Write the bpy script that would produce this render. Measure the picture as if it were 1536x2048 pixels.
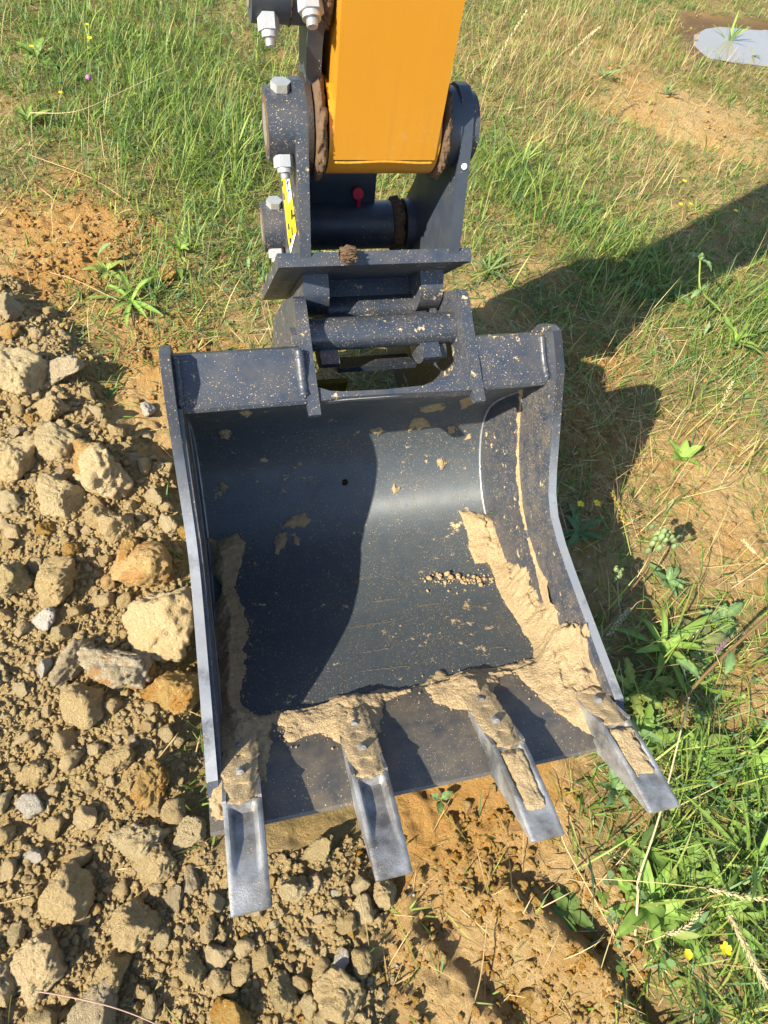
import bpy, bmesh, math, random
import numpy as np
from mathutils import Vector, Matrix
random.seed(7); RNG = np.random.default_rng(7)
for o in list(bpy.data.objects): bpy.data.objects.remove(o)
scene = bpy.context.scene
COL = scene.collection
R = math.radians

# ------------------------------------------------------------------ camera, sky, sun, exposure
ZO = 1.12                                             # camera height above the ground, metres
CP = np.array([-0.2728427, 0.0, ZO])
FW = np.array([0.2178181, 0.50946271, -0.83246803])
RT = np.array([0.9690341, -0.21453752, 0.12225611])
UP = np.array([0.1163107, 0.83331951, 0.54041689])
FPX = 1281.8
cd = bpy.data.cameras.new('camera'); cam = bpy.data.objects.new('camera', cd); COL.objects.link(cam)
cam.matrix_world = Matrix(((RT[0], UP[0], -FW[0], CP[0]), (RT[1], UP[1], -FW[1], CP[1]), (RT[2], UP[2], -FW[2], CP[2]), (0, 0, 0, 1)))
cd.sensor_fit = 'VERTICAL'; cd.sensor_height = 24.0; cd.lens = FPX / 2048 * 24.0
cd.clip_start = 0.02; cd.clip_end = 400
scene.camera = cam
SUN_AZ, SUN_EL = R(24.0), R(37.0)                     # the way the light travels, from +X towards +Y; height of the sun
LDIR = Vector((math.cos(SUN_EL) * math.cos(SUN_AZ), math.cos(SUN_EL) * math.sin(SUN_AZ), -math.sin(SUN_EL)))
w = bpy.data.worlds.new('World'); scene.world = w; w.use_nodes = True
wn = w.node_tree.nodes; wl = w.node_tree.links
sky = wn.new('ShaderNodeTexSky'); sky.sky_type = 'NISHITA'; sky.sun_disc = False
sky.sun_elevation = SUN_EL
sky.sun_rotation = math.atan2(-LDIR.x, -LDIR.y) % (2 * math.pi)
sky.air_density = 1.0; sky.dust_density = 0.6; sky.ozone_density = 1.2
bg = wn['Background']; bg.inputs['Strength'].default_value = 0.105
wl.new(sky.outputs[0], bg.inputs[0])
sd = bpy.data.lights.new('sun', 'SUN'); sd.energy = 5.0; sd.angle = R(0.53); sd.color = (1.0, 0.90, 0.72)
sun = bpy.data.objects.new('sun', sd); COL.objects.link(sun); sun.location = (-3, -2, 4)
sun.rotation_euler = LDIR.to_track_quat('-Z', 'Y').to_euler()
vs = scene.view_settings; vs.view_transform = 'Standard'; vs.look = 'None'; vs.gamma = 1.0; vs.use_curve_mapping = False
vs.exposure = 1.25

# ------------------------------------------------------------------ numbers: rays, noise, polygons
def ray(px, py):
    return FW + RT * (px - 768) / FPX - UP * (py - 1024) / FPX
def on_z(px, py, z=0.0):
    d = ray(px, py); return CP + d * ((z - CP[2]) / d[2])
def on_x(px, py, X):
    d = ray(px, py); return CP + d * ((X - CP[0]) / d[0])
def hsh(ix, iy, iz, seed):
    h = (ix.astype(np.int64) * 374761393 + iy.astype(np.int64) * 668265263 + iz.astype(np.int64) * 2147483647 % 1274126177 + seed * 144665) & 0xFFFFFFFF
    h = ((h ^ (h >> 13)) * 1274126177) & 0xFFFFFFFF
    h = ((h ^ (h >> 16)) * 2246822519) & 0xFFFFFFFF
    return ((h ^ (h >> 15)) & 0xFFFFFF) / float(0xFFFFFF)
def noise3(x, y, z, seed=0):                           # value noise, about -1..1
    x = np.asarray(x, float); y = np.asarray(y, float); z = np.asarray(z, float) + np.zeros_like(x)
    ix, iy, iz = np.floor(x), np.floor(y), np.floor(z)
    fx, fy, fz = x - ix, y - iy, z - iz
    fx, fy, fz = [t * t * t * (t * (t * 6 - 15) + 10) for t in (fx, fy, fz)]
    def c(a, b, d): return hsh(ix + a, iy + b, iz + d, seed)
    x00 = c(0, 0, 0) * (1 - fx) + c(1, 0, 0) * fx; x10 = c(0, 1, 0) * (1 - fx) + c(1, 1, 0) * fx
    x01 = c(0, 0, 1) * (1 - fx) + c(1, 0, 1) * fx; x11 = c(0, 1, 1) * (1 - fx) + c(1, 1, 1) * fx
    return ((x00 * (1 - fy) + x10 * fy) * (1 - fz) + (x01 * (1 - fy) + x11 * fy) * fz) * 2 - 1
def fbm(x, y, z=0.0, octv=4, seed=0, gain=.5):
    s = 0; a = 1; t = 0
    for k in range(octv):
        s = s + a * noise3(np.asarray(x) * 2**k + 17.3 * k, np.asarray(y) * 2**k - 9.1 * k, np.asarray(z) * 2**k, seed + k); t += a; a *= gain
    return s / t
def cells(x, y, seed=0):                               # distance to the nearest of one jittered point per cell
    x = np.asarray(x, float); y = np.asarray(y, float); ix, iy = np.floor(x), np.floor(y); best = np.full(x.shape, 9.0); val = np.zeros(x.shape)
    for a in (-1, 0, 1):
        for b in (-1, 0, 1):
            cx, cy = ix + a, iy + b; q = np.zeros_like(cx)
            jx = cx + hsh(cx, cy, q, seed); jy = cy + hsh(cx, cy, q, seed + 5)
            d = np.hypot(x - jx, y - jy); m = d < best; best = np.where(m, d, best); val = np.where(m, hsh(cx, cy, q, seed + 9), val)
    return best, val
def smooth(a, b, x):
    t = np.clip((x - a) / (b - a), 0, 1); return t * t * (3 - 2 * t)
def poly_sd(P, x, y):                                  # signed distance, positive inside
    P = np.asarray(P, float); x = np.asarray(x, float); y = np.asarray(y, float)
    d = np.full(x.shape, 1e9); ins = np.zeros(x.shape, bool); n = len(P)
    for i in range(n):
        ax, ay = P[i]; bx, by = P[(i + 1) % n]; ex, ey = bx - ax, by - ay
        t = np.clip(((x - ax) * ex + (y - ay) * ey) / (ex * ex + ey * ey + 1e-12), 0, 1)
        d = np.minimum(d, np.hypot(x - ax - t * ex, y - ay - t * ey))
        c = ((ay > y) != (by > y)) & (x < (bx - ax) * (y - ay) / (by - ay + 1e-15) + ax); ins ^= c
    return np.where(ins, d, -d)
def catmull(P, n):
    P = np.asarray(P, float); Q = np.vstack([2 * P[0] - P[1], P, 2 * P[-1] - P[-2]]); out = []
    for i in range(1, len(Q) - 2):
        for t in np.linspace(0, 1, n, endpoint=False):
            a, b, c, d = Q[i - 1], Q[i], Q[i + 1], Q[i + 2]
            out.append(.5 * (2 * b + (c - a) * t + (2 * a - 5 * b + 4 * c - d) * t * t + (3 * b - a - 3 * c + d) * t**3))
    out.append(P[-1]); return np.array(out)
Z = lambda pts: [(y, z + ZO) for y, z in pts]          # profile points measured from the camera's height

# ------------------------------------------------------------------ materials
MATS = {}
def mat(name):
    m = bpy.data.materials.new(name); m.use_nodes = True; MATS[name] = m
    nt = m.node_tree; return m, nt, nt.nodes['Principled BSDF']
class NB:
    def __init__(s, nt): s.nt = nt; s.co = None
    def n(s, t, **k):
        o = s.nt.nodes.new(t)
        for a, b in k.items(): setattr(o, a, b)
        return o
    def l(s, a, b): s.nt.links.new(a, b)
    def coord(s):
        if s.co is None: s.co = s.n('ShaderNodeTexCoord').outputs['Object']
        return s.co
    def scaled(s, v):
        m = s.n('ShaderNodeMapping'); m.inputs['Scale'].default_value = v; s.l(s.coord(), m.inputs[0]); return m.outputs[0]
    def noise(s, scale, detail=4, rough=.6, co=None, dist=0):
        o = s.n('ShaderNodeTexNoise'); o.inputs['Scale'].default_value = scale; o.inputs['Detail'].default_value = detail
        o.inputs['Roughness'].default_value = rough; o.inputs['Distortion'].default_value = dist
        s.l(co or s.coord(), o.inputs['Vector']); return o.outputs[0]
    def vor(s, scale, co=None, out=0, feature='F1', rnd=1):
        o = s.n('ShaderNodeTexVoronoi', feature=feature); o.inputs['Scale'].default_value = scale; o.inputs['Randomness'].default_value = rnd
        s.l(co or s.coord(), o.inputs['Vector']); return o.outputs[out]
    def ramp(s, x, a, b, va=0, vb=1):
        o = s.n('ShaderNodeMapRange'); o.inputs[1].default_value = a; o.inputs[2].default_value = b; o.inputs[3].default_value = va; o.inputs[4].default_value = vb
        s.l(x, o.inputs[0]); return o.outputs[0]
    def math(s, op, a, b=None, c=None):
        o = s.n('ShaderNodeMath', operation=op)
        for i, v in enumerate((a, b, c)):
            if v is None: continue
            if isinstance(v, (int, float)): o.inputs[i].default_value = v
            else: s.l(v, o.inputs[i])
        return o.outputs[0]
    def mix(s, f, a, b):
        o = s.n('ShaderNodeMix', data_type='RGBA')
        for i, v in ((0, f), (6, a), (7, b)):
            if isinstance(v, (int, float)): o.inputs[i].default_value = v
            elif isinstance(v, tuple): o.inputs[i].default_value = (*v, 1)
            else: s.l(v, o.inputs[i])
        return o.outputs[2]
    def bump(s, h, strength, dist, nrm=None):
        o = s.n('ShaderNodeBump'); o.inputs['Strength'].default_value = strength; o.inputs['Distance'].default_value = dist
        s.l(h, o.inputs['Height'])
        if nrm is not None: s.l(nrm, o.inputs['Normal'])
        return o.outputs[0]

DUST = (.47, .34, .17)
def black_paint(name, base=(.023, .035, .057), crust=.60, dots=1.0, rough=.44, wear=0.0, film=.10, worn_below=None, brushed=0, grain=0):
    m, nt, b = mat(name); N = NB(nt)
    big = N.noise(9, 3)
    # thin film of dust, splashed dots in two sizes, flakes of dry soil
    film_m = N.math('MULTIPLY', N.ramp(N.noise(26, 6, .7), .35, .75), film)
    out = None
    for sc, th in ((150, .14), (330, .22), (620, .29)):
        v = N.n('ShaderNodeTexVoronoi'); v.inputs['Scale'].default_value = sc; N.l(N.coord(), v.inputs['Vector'])
        sep = N.n('ShaderNodeSeparateColor'); N.l(v.outputs['Color'], sep.inputs[0])
        size = N.math('MULTIPLY', N.math('POWER', sep.outputs[0], 3.0), th * 1.6)
        dot = N.math('MULTIPLY', N.math('LESS_THAN', v.outputs['Distance'], size), N.math('GREATER_THAN', N.math('ADD', N.math('MULTIPLY', sep.outputs[1], .5), big), 1.02 - .22 * dots))
        out = dot if out is None else N.math('MAXIMUM', out, dot)
    fl = N.ramp(N.math('ADD', N.noise(38, 9, .72), N.math('MULTIPLY', N.noise(7, 2), .35)), crust + .20, crust + .215)
    scr = N.ramp(N.noise(60, 6, .7, N.scaled((9, 1, 1)), .4), .63, .72, 0, .22)
    scr2 = N.ramp(N.noise(80, 5, .7, N.scaled((1, 6, 6)), .4), .64, .74, 0, .16)
    c = N.mix(N.math('MAXIMUM', scr, scr2), base, (.16, .165, .17))
    if wear:
        wm = N.ramp(N.noise(14, 6, .65), .5 - wear * .3, .72 - wear * .3)
        if worn_below:
            sp = N.n('ShaderNodeSeparateXYZ'); N.l(N.coord(), sp.inputs[0])
            wm = N.math('MULTIPLY', wm, N.ramp(N.math('ADD', sp.outputs[2], N.math('MULTIPLY', N.noise(20, 4), .12)), worn_below + .16, worn_below))
        c = N.mix(wm, c, (.34, .36, .385))
    c = N.mix(film_m, c, DUST)
    soil = N.math('MAXIMUM', out, fl)
    c = N.mix(soil, c, N.mix(N.noise(22, 4), (.36, .25, .12), (.66, .52, .31)))
    N.l(c, b.inputs['Base Color'])
    r = N.math('ADD', N.ramp(N.noise(18, 5, .7), .3, .7, rough - .07, rough + .12), N.math('MULTIPLY', soil, .5))
    N.l(r, b.inputs['Roughness'])
    if wear: b.inputs['Metallic'].default_value = 0.5
    if brushed:                                         # scratched along the slope by sliding soil: highlights smear sideways
        b.inputs['Metallic'].default_value = brushed; b.inputs['Anisotropic'].default_value = .9
        tx_ = N.n('ShaderNodeCombineXYZ'); tx_.inputs[0].default_value = 1; N.l(tx_.outputs[0], b.inputs['Tangent'])
    b.inputs['Specular IOR Level'].default_value = .75
    h = N.math('ADD', N.math('MULTIPLY', soil, 1.0), N.math('MULTIPLY', N.noise(190, 4, .6), .18))
    if grain: h = N.math('ADD', h, N.math('MULTIPLY', N.noise(480, 5, .75), 1.1))
    nb_ = N.bump(h, .55, .0018)
    if brushed: nb_ = N.bump(N.noise(30, 5, .7, N.scaled((16, .8, .8)), .3), .22, .002, nb_)
    N.l(nb_, b.inputs['Normal'])
    return m
M_BLACK = black_paint('black_paint')
M_CLEAN = black_paint('black_paint_clean', crust=.72, dots=.1, film=.06)
M_PIN = black_paint('black_pin', crust=.63, dots=1.1, rough=.30)
M_INNER = black_paint('bucket_inside', base=(.072, .092, .112), crust=.615, dots=1.05, rough=.52, film=.07, brushed=.28)
M_EDGE = black_paint('worn_steel_edge', base=(.045, .052, .065), crust=.68, dots=.9, rough=.36, wear=.9, film=.08, worn_below=.36)
M_TOOTH = black_paint('worn_tooth_steel', base=(.10, .105, .112), crust=.74, dots=.45, rough=.43, wear=.42, film=.16, grain=1)
M_LIP = black_paint('lip_steel', base=(.05, .052, .055), crust=.70, dots=.5, rough=.42, film=.22)

M_DUSTY = black_paint('dusty_black_paint', crust=.60, dots=.9, film=.20)
def simple(name, col, rough=.5, metal=0, bump=0, bscale=200, var=0.0, spec=.5):
    m, nt, b = mat(name); N = NB(nt)
    b.inputs['Roughness'].default_value = rough; b.inputs['Metallic'].default_value = metal; b.inputs['Specular IOR Level'].default_value = spec
    if var:
        N.l(N.mix(N.noise(bscale * .12, 5, .65), tuple(c * (1 - var) for c in col), tuple(min(1, c * (1 + var)) for c in col)), b.inputs['Base Color'])
    else: b.inputs['Base Color'].default_value = (*col, 1)
    if bump: N.l(N.bump(N.noise(bscale, 6, .65), bump, .002), b.inputs['Normal'])
    return m
M_ZINC = simple('zinc_bolt', (.48, .49, .49), .45, .6, .25, 260, .35)
M_PINFACE = simple('bare_pin_steel', (.55, .54, .52), .4, .8, .2, 150, .3)
M_RUST = simple('greasy_soil', (.105, .062, .033), .85, 0, 1.0, 260, .5)
M_GREASE = simple('dark_grease', (.035, .024, .018), .42, 0, .8, 200, .5)
M_RED = simple('red_plastic', (.55, .012, .045), .35)
M_WHITE = simple('white_paint', (.78, .78, .76), .5)
M_YEL = simple('yellow_sticker', (.80, .56, .01), .4)
M_INK = simple('black_ink', (.02, .02, .02), .5)
M_BLUE = simple('blue_ink', (.05, .22, .42), .5)
M_PAINTED_REFLECTION = simple('painted_reflection_plate', (.50, .40, .12), .35, .5, .1, 60, .3)  # golden olive paints in the sunlit ground that the shiny plate mirrors

m, nt, b = mat('orange_paint'); N = NB(nt)
c = N.mix(N.noise(5, 4, .6), (.46, .20, .014), (.52, .235, .018))
spk = N.ramp(N.math('ADD', N.noise(90, 8, .75), N.math('MULTIPLY', N.noise(6, 2), .3)), .86, .90)
c = N.mix(spk, c, (.5, .32, .12))
streak = N.math('MULTIPLY', N.ramp(N.noise(26, 6, .7, N.scaled((1.6, 1, .10))), .50, .78), N.ramp(N.noise(3.5, 3), .40, .66))
c = N.mix(N.math('MULTIPLY', streak, .42), c, (.33, .16, .04))
c = N.mix(N.ramp(N.noise(70, 6, .75, N.scaled((1, 6, .35)), .6), .665, .70, 0, .55), c, (.66, .42, .15))
c = N.mix(N.ramp(N.math('ADD', N.noise(14, 8, .75), N.ramp(N.noise(2.2, 2), .3, .7, -.12, .12)), .62, .74, 0, .40), c, (.46, .27, .10))
N.l(c, b.inputs['Base Color']); N.l(N.ramp(N.noise(8, 5, .7), .3, .7, .27, .42), b.inputs['Roughness'])
b.inputs['Coat Weight'].default_value = .25; b.inputs['Coat Roughness'].default_value = .2
N.l(N.bump(N.math('ADD', N.noise(240, 3, .5), N.math('MULTIPLY', N.noise(10, 3), 2)), .07, .002), b.inputs['Normal'])
M_ORANGE = m

def soil_mat(name, a, bcol, dark, scale=1.0, bump=1.0, attr=False):
    m, nt, b = mat(name); N = NB(nt)
    c = N.mix(N.ramp(N.noise(11 * scale, 6, .65), .32, .68), a, bcol)
    c = N.mix(N.ramp(N.noise(70 * scale, 8, .75), .42, .70), c, tuple(min(1, x * 1.25) for x in bcol))
    c = N.mix(N.ramp(N.noise(45 * scale, 9, .8), .56, .72, 0, .75), c, dark)
    if attr:
        at = N.n('ShaderNodeAttribute', attribute_name='Col')
        sep = N.n('ShaderNodeSeparateColor'); N.l(at.outputs['Color'], sep.inputs[0])
        c = N.mix(N.ramp(N.noise(4.5, 5, .65), .46, .62, 0, .8), c, N.mix(N.noise(50, 6, .75), (.47, .235, .055), (.64, .38, .12)))
        ao = N.n('ShaderNodeAttribute', attribute_name='Clay'); c = N.mix(N.math('MULTIPLY', ao.outputs['Fac'], N.ramp(N.noise(30, 7, .7), .30, .55)), c, N.mix(N.noise(60, 8, .75), (.50, .25, .065), (.66, .40, .135)))
        rub = N.mix(N.ramp(N.noise(60, 8, .75), .35, .7), (.48, .335, .145), (.66, .495, .245))
        rub = N.mix(N.ramp(N.noise(160, 6, .75), .58, .72, 0, .8), rub, (.72, .60, .40))
        c = N.mix(sep.outputs[0], c, rub)
        c = N.mix(sep.outputs[1], c, N.mix(N.noise(40, 8, .75), (.11, .105, .035), (.32, .26, .11)))
        wet = sep.outputs[2]
        c = N.mix(wet, c, (.20, .12, .05))
        N.l(N.math('SUBTRACT', .95, N.math('MULTIPLY', wet, .35)), b.inputs['Roughness'])
    else: b.inputs['Roughness'].default_value = .95
    b.inputs['Specular IOR Level'].default_value = .2
    N.l(c, b.inputs['Base Color'])
    if attr: h = N.math('ADD', N.math('ADD', N.noise(24, 12, .80), N.math('MULTIPLY', N.ramp(N.noise(85, 9, .78), .40, .62), .55)), N.math('MULTIPLY', N.noise(260, 6, .75), .25)); dist = .030
    else: h = N.math('ADD', N.noise(80 * scale, 10, .78), N.math('MULTIPLY', N.ramp(N.noise(190 * scale, 8, .75), .40, .62), .5)); dist = .009
    N.l(N.bump(h, .85 * bump, dist), b.inputs['Normal'])
    return m
M_GROUND = soil_mat('orange_soil', (.50, .33, .14), (.64, .45, .21), (.40, .21, .065), attr=True)
M_MUD = soil_mat('dry_mud', (.50, .365, .20), (.60, .455, .265), (.41, .295, .15), 1.3, 1.0)
M_MUDDARK = soil_mat('damp_soil', (.12, .075, .04), (.20, .13, .07), (.06, .035, .018), 2.0, 1.0)
def stone_mat(name, a, bcol, spot, orange=.0, k=1.0):   # k: 1 for things measured in metres, smaller for unit-sized stones scaled up or down
    m, nt, b = mat(name); N = NB(nt)
    oi = N.n('ShaderNodeObjectInfo').outputs['Random']
    c = N.mix(N.ramp(N.noise(26 * k, 6, .7), .3, .7), a, bcol)
    c = N.mix(N.ramp(N.noise(70 * k, 8, .78), .55, .70, 0, .8), c, spot)
    c = N.mix(N.ramp(N.noise(110 * k, 8, .8), .57, .70, 0, .8), c, tuple(x * .50 for x in a))
    if orange: c = N.mix(N.ramp(N.noise(18 * k, 5, .65), .55 - orange * .2, .68 - orange * .2, 0, .8), c, (.52, .26, .07))
    hs = N.n('ShaderNodeHueSaturation'); N.l(c, hs.inputs['Color'])
    N.l(N.ramp(oi, 0, 1, .86, 1.14), hs.inputs['Value']); N.l(N.ramp(oi, 0, 1, 1.10, .92), hs.inputs['Saturation'])
    N.l(hs.outputs[0], b.inputs['Base Color']); b.inputs['Roughness'].default_value = .95; b.inputs['Specular IOR Level'].default_value = .15
    h = N.math('ADD', N.noise(60 * k, 12, .78), N.math('MULTIPLY', N.ramp(N.noise(150 * k, 8, .75), .40, .62), .45))
    n1 = N.bump(h, 1.0, .013 if k == 1 else .011)
    N.l(n1, b.inputs['Normal'])
    return m
STC = {'tan': ((.60, .445, .225), (.70, .54, .295), (.77, .64, .41), 0), 'pale': ((.58, .455, .24), (.68, .545, .315), (.78, .685, .48), 0), 'orange': ((.56, .37, .135), (.64, .445, .18), (.68, .52, .26), .4),
       'grey': ((.50, .40, .25), (.59, .48, .31), (.70, .60, .43), 0), 'mixed': ((.54, .44, .28), (.68, .60, .45), (.80, .75, .64), .25), 'white': ((.64, .57, .46), (.75, .70, .60), (.82, .79, .72), 0), 'clay': ((.50, .255, .07), (.62, .36, .12), (.66, .43, .18), .3)}
M_ST = {q: stone_mat(q + '_stone', *v, k=.055) for q, v in STC.items()}
M_GR = {q: stone_mat(q + '_gravel', *STC[q]) for q in ('tan', 'pale', 'orange', 'white', 'clay')}
def leaf_mat(name, tint=(1, 1, 1), trans=.35, rough=.5, grain=0):
    m, nt, b = mat(name); N = NB(nt)
    at = N.n('ShaderNodeAttribute', attribute_name='Col')
    c = N.mix(1.0, at.outputs['Color'], at.outputs['Color'])
    if grain:
        c = N.mix(N.ramp(N.noise(grain, 7, .75), .35, .7, 0, .45), c, (.22, .27, .09))
        c = N.mix(N.ramp(N.noise(260, 6, .8), .60, .68, 0, .55), c, (.36, .30, .14))
    N.l(c, b.inputs['Base Color']); b.inputs['Roughness'].default_value = rough; b.inputs['Specular IOR Level'].default_value = .35
    tr = N.n('ShaderNodeBsdfTranslucent'); N.l(c, tr.inputs['Color'])
    mx = N.n('ShaderNodeMixShader'); mx.inputs[0].default_value = trans
    N.l(b.outputs[0], mx.inputs[1]); N.l(tr.outputs[0], mx.inputs[2])
    N.l(mx.outputs[0], nt.nodes['Material Output'].inputs['Surface'])
    return m
M_GRASS = leaf_mat('grass_blades'); M_STRAW = leaf_mat('dry_straw', trans=.15, rough=.65); M_LEAF = leaf_mat('broad_leaf', trans=.28, rough=.62, grain=120)
M_PETAL = simple('yellow_petal', (.82, .62, .01), .5); M_PURPLE = simple('purple_flower', (.30, .13, .27), .7)
m, nt, b = mat('puddle_water'); N = NB(nt)
b.inputs['Base Color'].default_value = (.25, .235, .21, 1); b.inputs['Roughness'].default_value = .06; b.inputs['Specular IOR Level'].default_value = .6
N.l(N.bump(N.noise(20, 3), .04, .004), b.inputs['Normal']); M_WATER = m

# ------------------------------------------------------------------ making objects
def origin_of(p):
    o = Vector((0, 0, 0))
    while p is not None: o = o + Vector(p.location); p = p.parent
    return o
def link(name, me, mats, parent=None, loc=None):
    ob = bpy.data.objects.new(name, me); COL.objects.link(ob)
    for mm in (mats if isinstance(mats, (list, tuple)) else [mats]):
        if mm is not None: me.materials.append(mm)
    if parent is not None: ob.parent = parent
    if loc is not None: ob.location = loc
    return ob
def mesh_np(name, V, F, smooth_=True):
    me = bpy.data.meshes.new(name); V = np.asarray(V, np.float32)
    if isinstance(F, np.ndarray):
        k = F.shape[1]; me.vertices.add(len(V)); me.vertices.foreach_set('co', V.ravel())
        me.loops.add(F.size); me.loops.foreach_set('vertex_index', F.ravel().astype(np.int32))
        me.polygons.add(len(F)); me.polygons.foreach_set('loop_start', np.arange(0, F.size, k, dtype=np.int32))
        try: me.polygons.foreach_set('loop_total', np.full(len(F), k, np.int32))
        except Exception: pass
        me.update(calc_edges=True)
    else:
        me.from_pydata(V.tolist(), [], F); me.update()
    if smooth_: me.polygons.foreach_set('use_smooth', np.ones(len(me.polygons), bool))
    return me
def set_col(me, C):
    a = me.color_attributes.new('Col', 'FLOAT_COLOR', 'POINT'); C = np.asarray(C, np.float32)
    a.data.foreach_set('color', np.c_[C, np.ones(len(C), np.float32)].astype(np.float32).ravel())
def thing(name, label, cat, loc, group=None):
    o = bpy.data.objects.new(name, None); COL.objects.link(o); o.location = loc; o['label'] = label; o['category'] = cat
    if group: o['group'] = group
    o.empty_display_size = .05; return o
def tag(o, label, cat, group=None):
    o['label'] = label; o['category'] = cat
    if group: o['group'] = group
    return o
def finish(bm, name, mats, parent, bev=0.0, seg=2, angle=35, label=None):
    if bev:
        es = [e for e in bm.edges if len(e.link_faces) == 2 and e.calc_face_angle(0) > R(28)]
        bmesh.ops.bevel(bm, geom=es, offset=bev, segments=seg, affect='EDGES', clamp_overlap=True, profile=.5)
    bmesh.ops.recalc_face_normals(bm, faces=bm.faces)
    off = origin_of(parent); bmesh.ops.translate(bm, verts=bm.verts, vec=-off)
    me = bpy.data.meshes.new(name); bm.to_mesh(me); bm.free()
    me.polygons.foreach_set('use_smooth', np.ones(len(me.polygons), bool))
    me.set_sharp_from_angle(angle=R(angle))
    o = link(name, me, mats, parent)
    if label: o['label'] = label
    return o
def add_prism(bm, prof, x0, x1, mi=0):                 # a profile in the Y-Z plane, drawn out along X
    a = [bm.verts.new((x0, y, z)) for y, z in prof]; bb = [bm.verts.new((x1, y, z)) for y, z in prof]; n = len(prof)
    fs = [bm.faces.new(a), bm.faces.new(bb[::-1])]
    for i in range(n): fs.append(bm.faces.new((a[i], bb[i], bb[(i + 1) % n], a[(i + 1) % n])))
    for f in fs: f.material_index = mi
def prism(name, prof, x0, x1, m, parent, bev=.003, seg=2, angle=35, label=None):
    bm = bmesh.new(); add_prism(bm, prof, x0, x1); return finish(bm, name, m, parent, bev, seg, angle, label)
def add_cyl(bm, p0, p1, r, n=32, r1=None, mi=0):
    p0, p1 = Vector(p0), Vector(p1); d = p1 - p0; q = d.to_track_quat('Z', 'Y'); r1 = r if r1 is None else r1
    A = [bm.verts.new(p0 + q @ Vector((r * math.cos(t), r * math.sin(t), 0))) for t in np.linspace(0, 2 * math.pi, n, endpoint=False)]
    B = [bm.verts.new(p1 + q @ Vector((r1 * math.cos(t), r1 * math.sin(t), 0))) for t in np.linspace(0, 2 * math.pi, n, endpoint=False)]
    fs = [bm.faces.new(A[::-1]), bm.faces.new(B)]
    for i in range(n): fs.append(bm.faces.new((A[i], A[(i + 1) % n], B[(i + 1) % n], B[i])))
    for f in fs: f.material_index = mi
def cyl(name, p0, p1, r, m, parent, n=32, r1=None, bev=.0015, label=None):
    bm = bmesh.new(); add_cyl(bm, p0, p1, r, n, r1); return finish(bm, name, m, parent, bev, 2, 40, label)
def circ(cy, cz, r, a0, a1, n):
    return [(cy + r * math.cos(R(t)), cz + r * math.sin(R(t))) for t in np.linspace(a0, a1, n)]
def rough_ring(name, cx0, cx1, cy, cz, r, m, parent, amp=.006, seed=0, a0=0, a1=360):   # a lumpy collar of soil and grease round a pin
    nu, nv = 13, 170; V = []; F = []
    uu, tt = np.meshgrid(np.linspace(0, 1, nu), np.radians(a0 + (a1 - a0) * np.arange(nv) / nv), indexing='ij'); NZ = fbm(np.cos(tt) * 5 + seed, np.sin(tt) * 5, uu * 2.2, 5, seed, .72) * 1.35
    for i in range(nu):
        u = i / (nu - 1); bulge = math.sin(math.pi * u) ** .5
        for j in range(nv):
            t = R(a0 + (a1 - a0) * j / nv); nz = NZ[i, j]
            rr = r * (.72 + .28 * bulge) + amp * nz * 1.6
            V.append((cx0 + (cx1 - cx0) * u + amp * .3 * nz, cy + rr * math.cos(t), cz + rr * math.sin(t)))
    for i in range(nu - 1):
        for j in range(nv): F.append((i * nv + j, i * nv + (j + 1) % nv, (i + 1) * nv + (j + 1) % nv, (i + 1) * nv + j))
    off = np.array(origin_of(parent)); return link(name, mesh_np(name, np.array(V) - off, F), m, parent)
def bolt(name, p, axis, r, parent, head=.012, stud=.012, m=None):      # hexagon nut with a stud showing
    bm = bmesh.new(); a = Vector(axis).normalized(); p = Vector(p)
    add_cyl(bm, p, p + a * head, r, 6); o = finish(bm, name, m or M_ZINC, parent, .0012, 2, 30)
    bm = bmesh.new(); add_cyl(bm, p + a * head * .4, p + a * (head + stud * .45), r * .72, 24)
    for k in range(5): add_cyl(bm, p + a * (head + stud * (.4 + .12 * k)), p + a * (head + stud * (.4 + .12 * k + .09)), r * .46, 16, r * .40)
    add_cyl(bm, p + a * head * .4, p + a * (head + stud), r * .40, 16)
    if stud > 0: finish(bm, 'stud', m or M_ZINC, o, 0, 2, 30)
    else: bm.free()
    return o
def weld(name, pts, r, m, parent, seed=0):             # a ropy weld bead along a polyline
    P = catmull(pts, 14); n = len(P); k = 8; V = []; F = []
    T = np.gradient(P, axis=0); T /= np.linalg.norm(T, axis=1)[:, None] + 1e-9
    for i in range(n):
        t = Vector(T[i]); a = t.orthogonal().normalized(); bb = t.cross(a); rr = r * (1 + .03 * math.sin(i * 1.9 + seed) + .05 * math.sin(i * .7)) * min(1, .15 + i / 3, .15 + (n - 1 - i) / 3)
        for j in range(k): V.append(Vector(P[i]) + a * rr * math.cos(2 * math.pi * j / k) + bb * rr * math.sin(2 * math.pi * j / k))
    for i in range(n - 1):
        for j in range(k): F.append((i * k + j, i * k + (j + 1) % k, (i + 1) * k + (j + 1) % k, (i + 1) * k + j))
    off = np.array(origin_of(parent)); return link(name, mesh_np(name, np.array([tuple(v) for v in V]) - off, F), m, parent)

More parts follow.
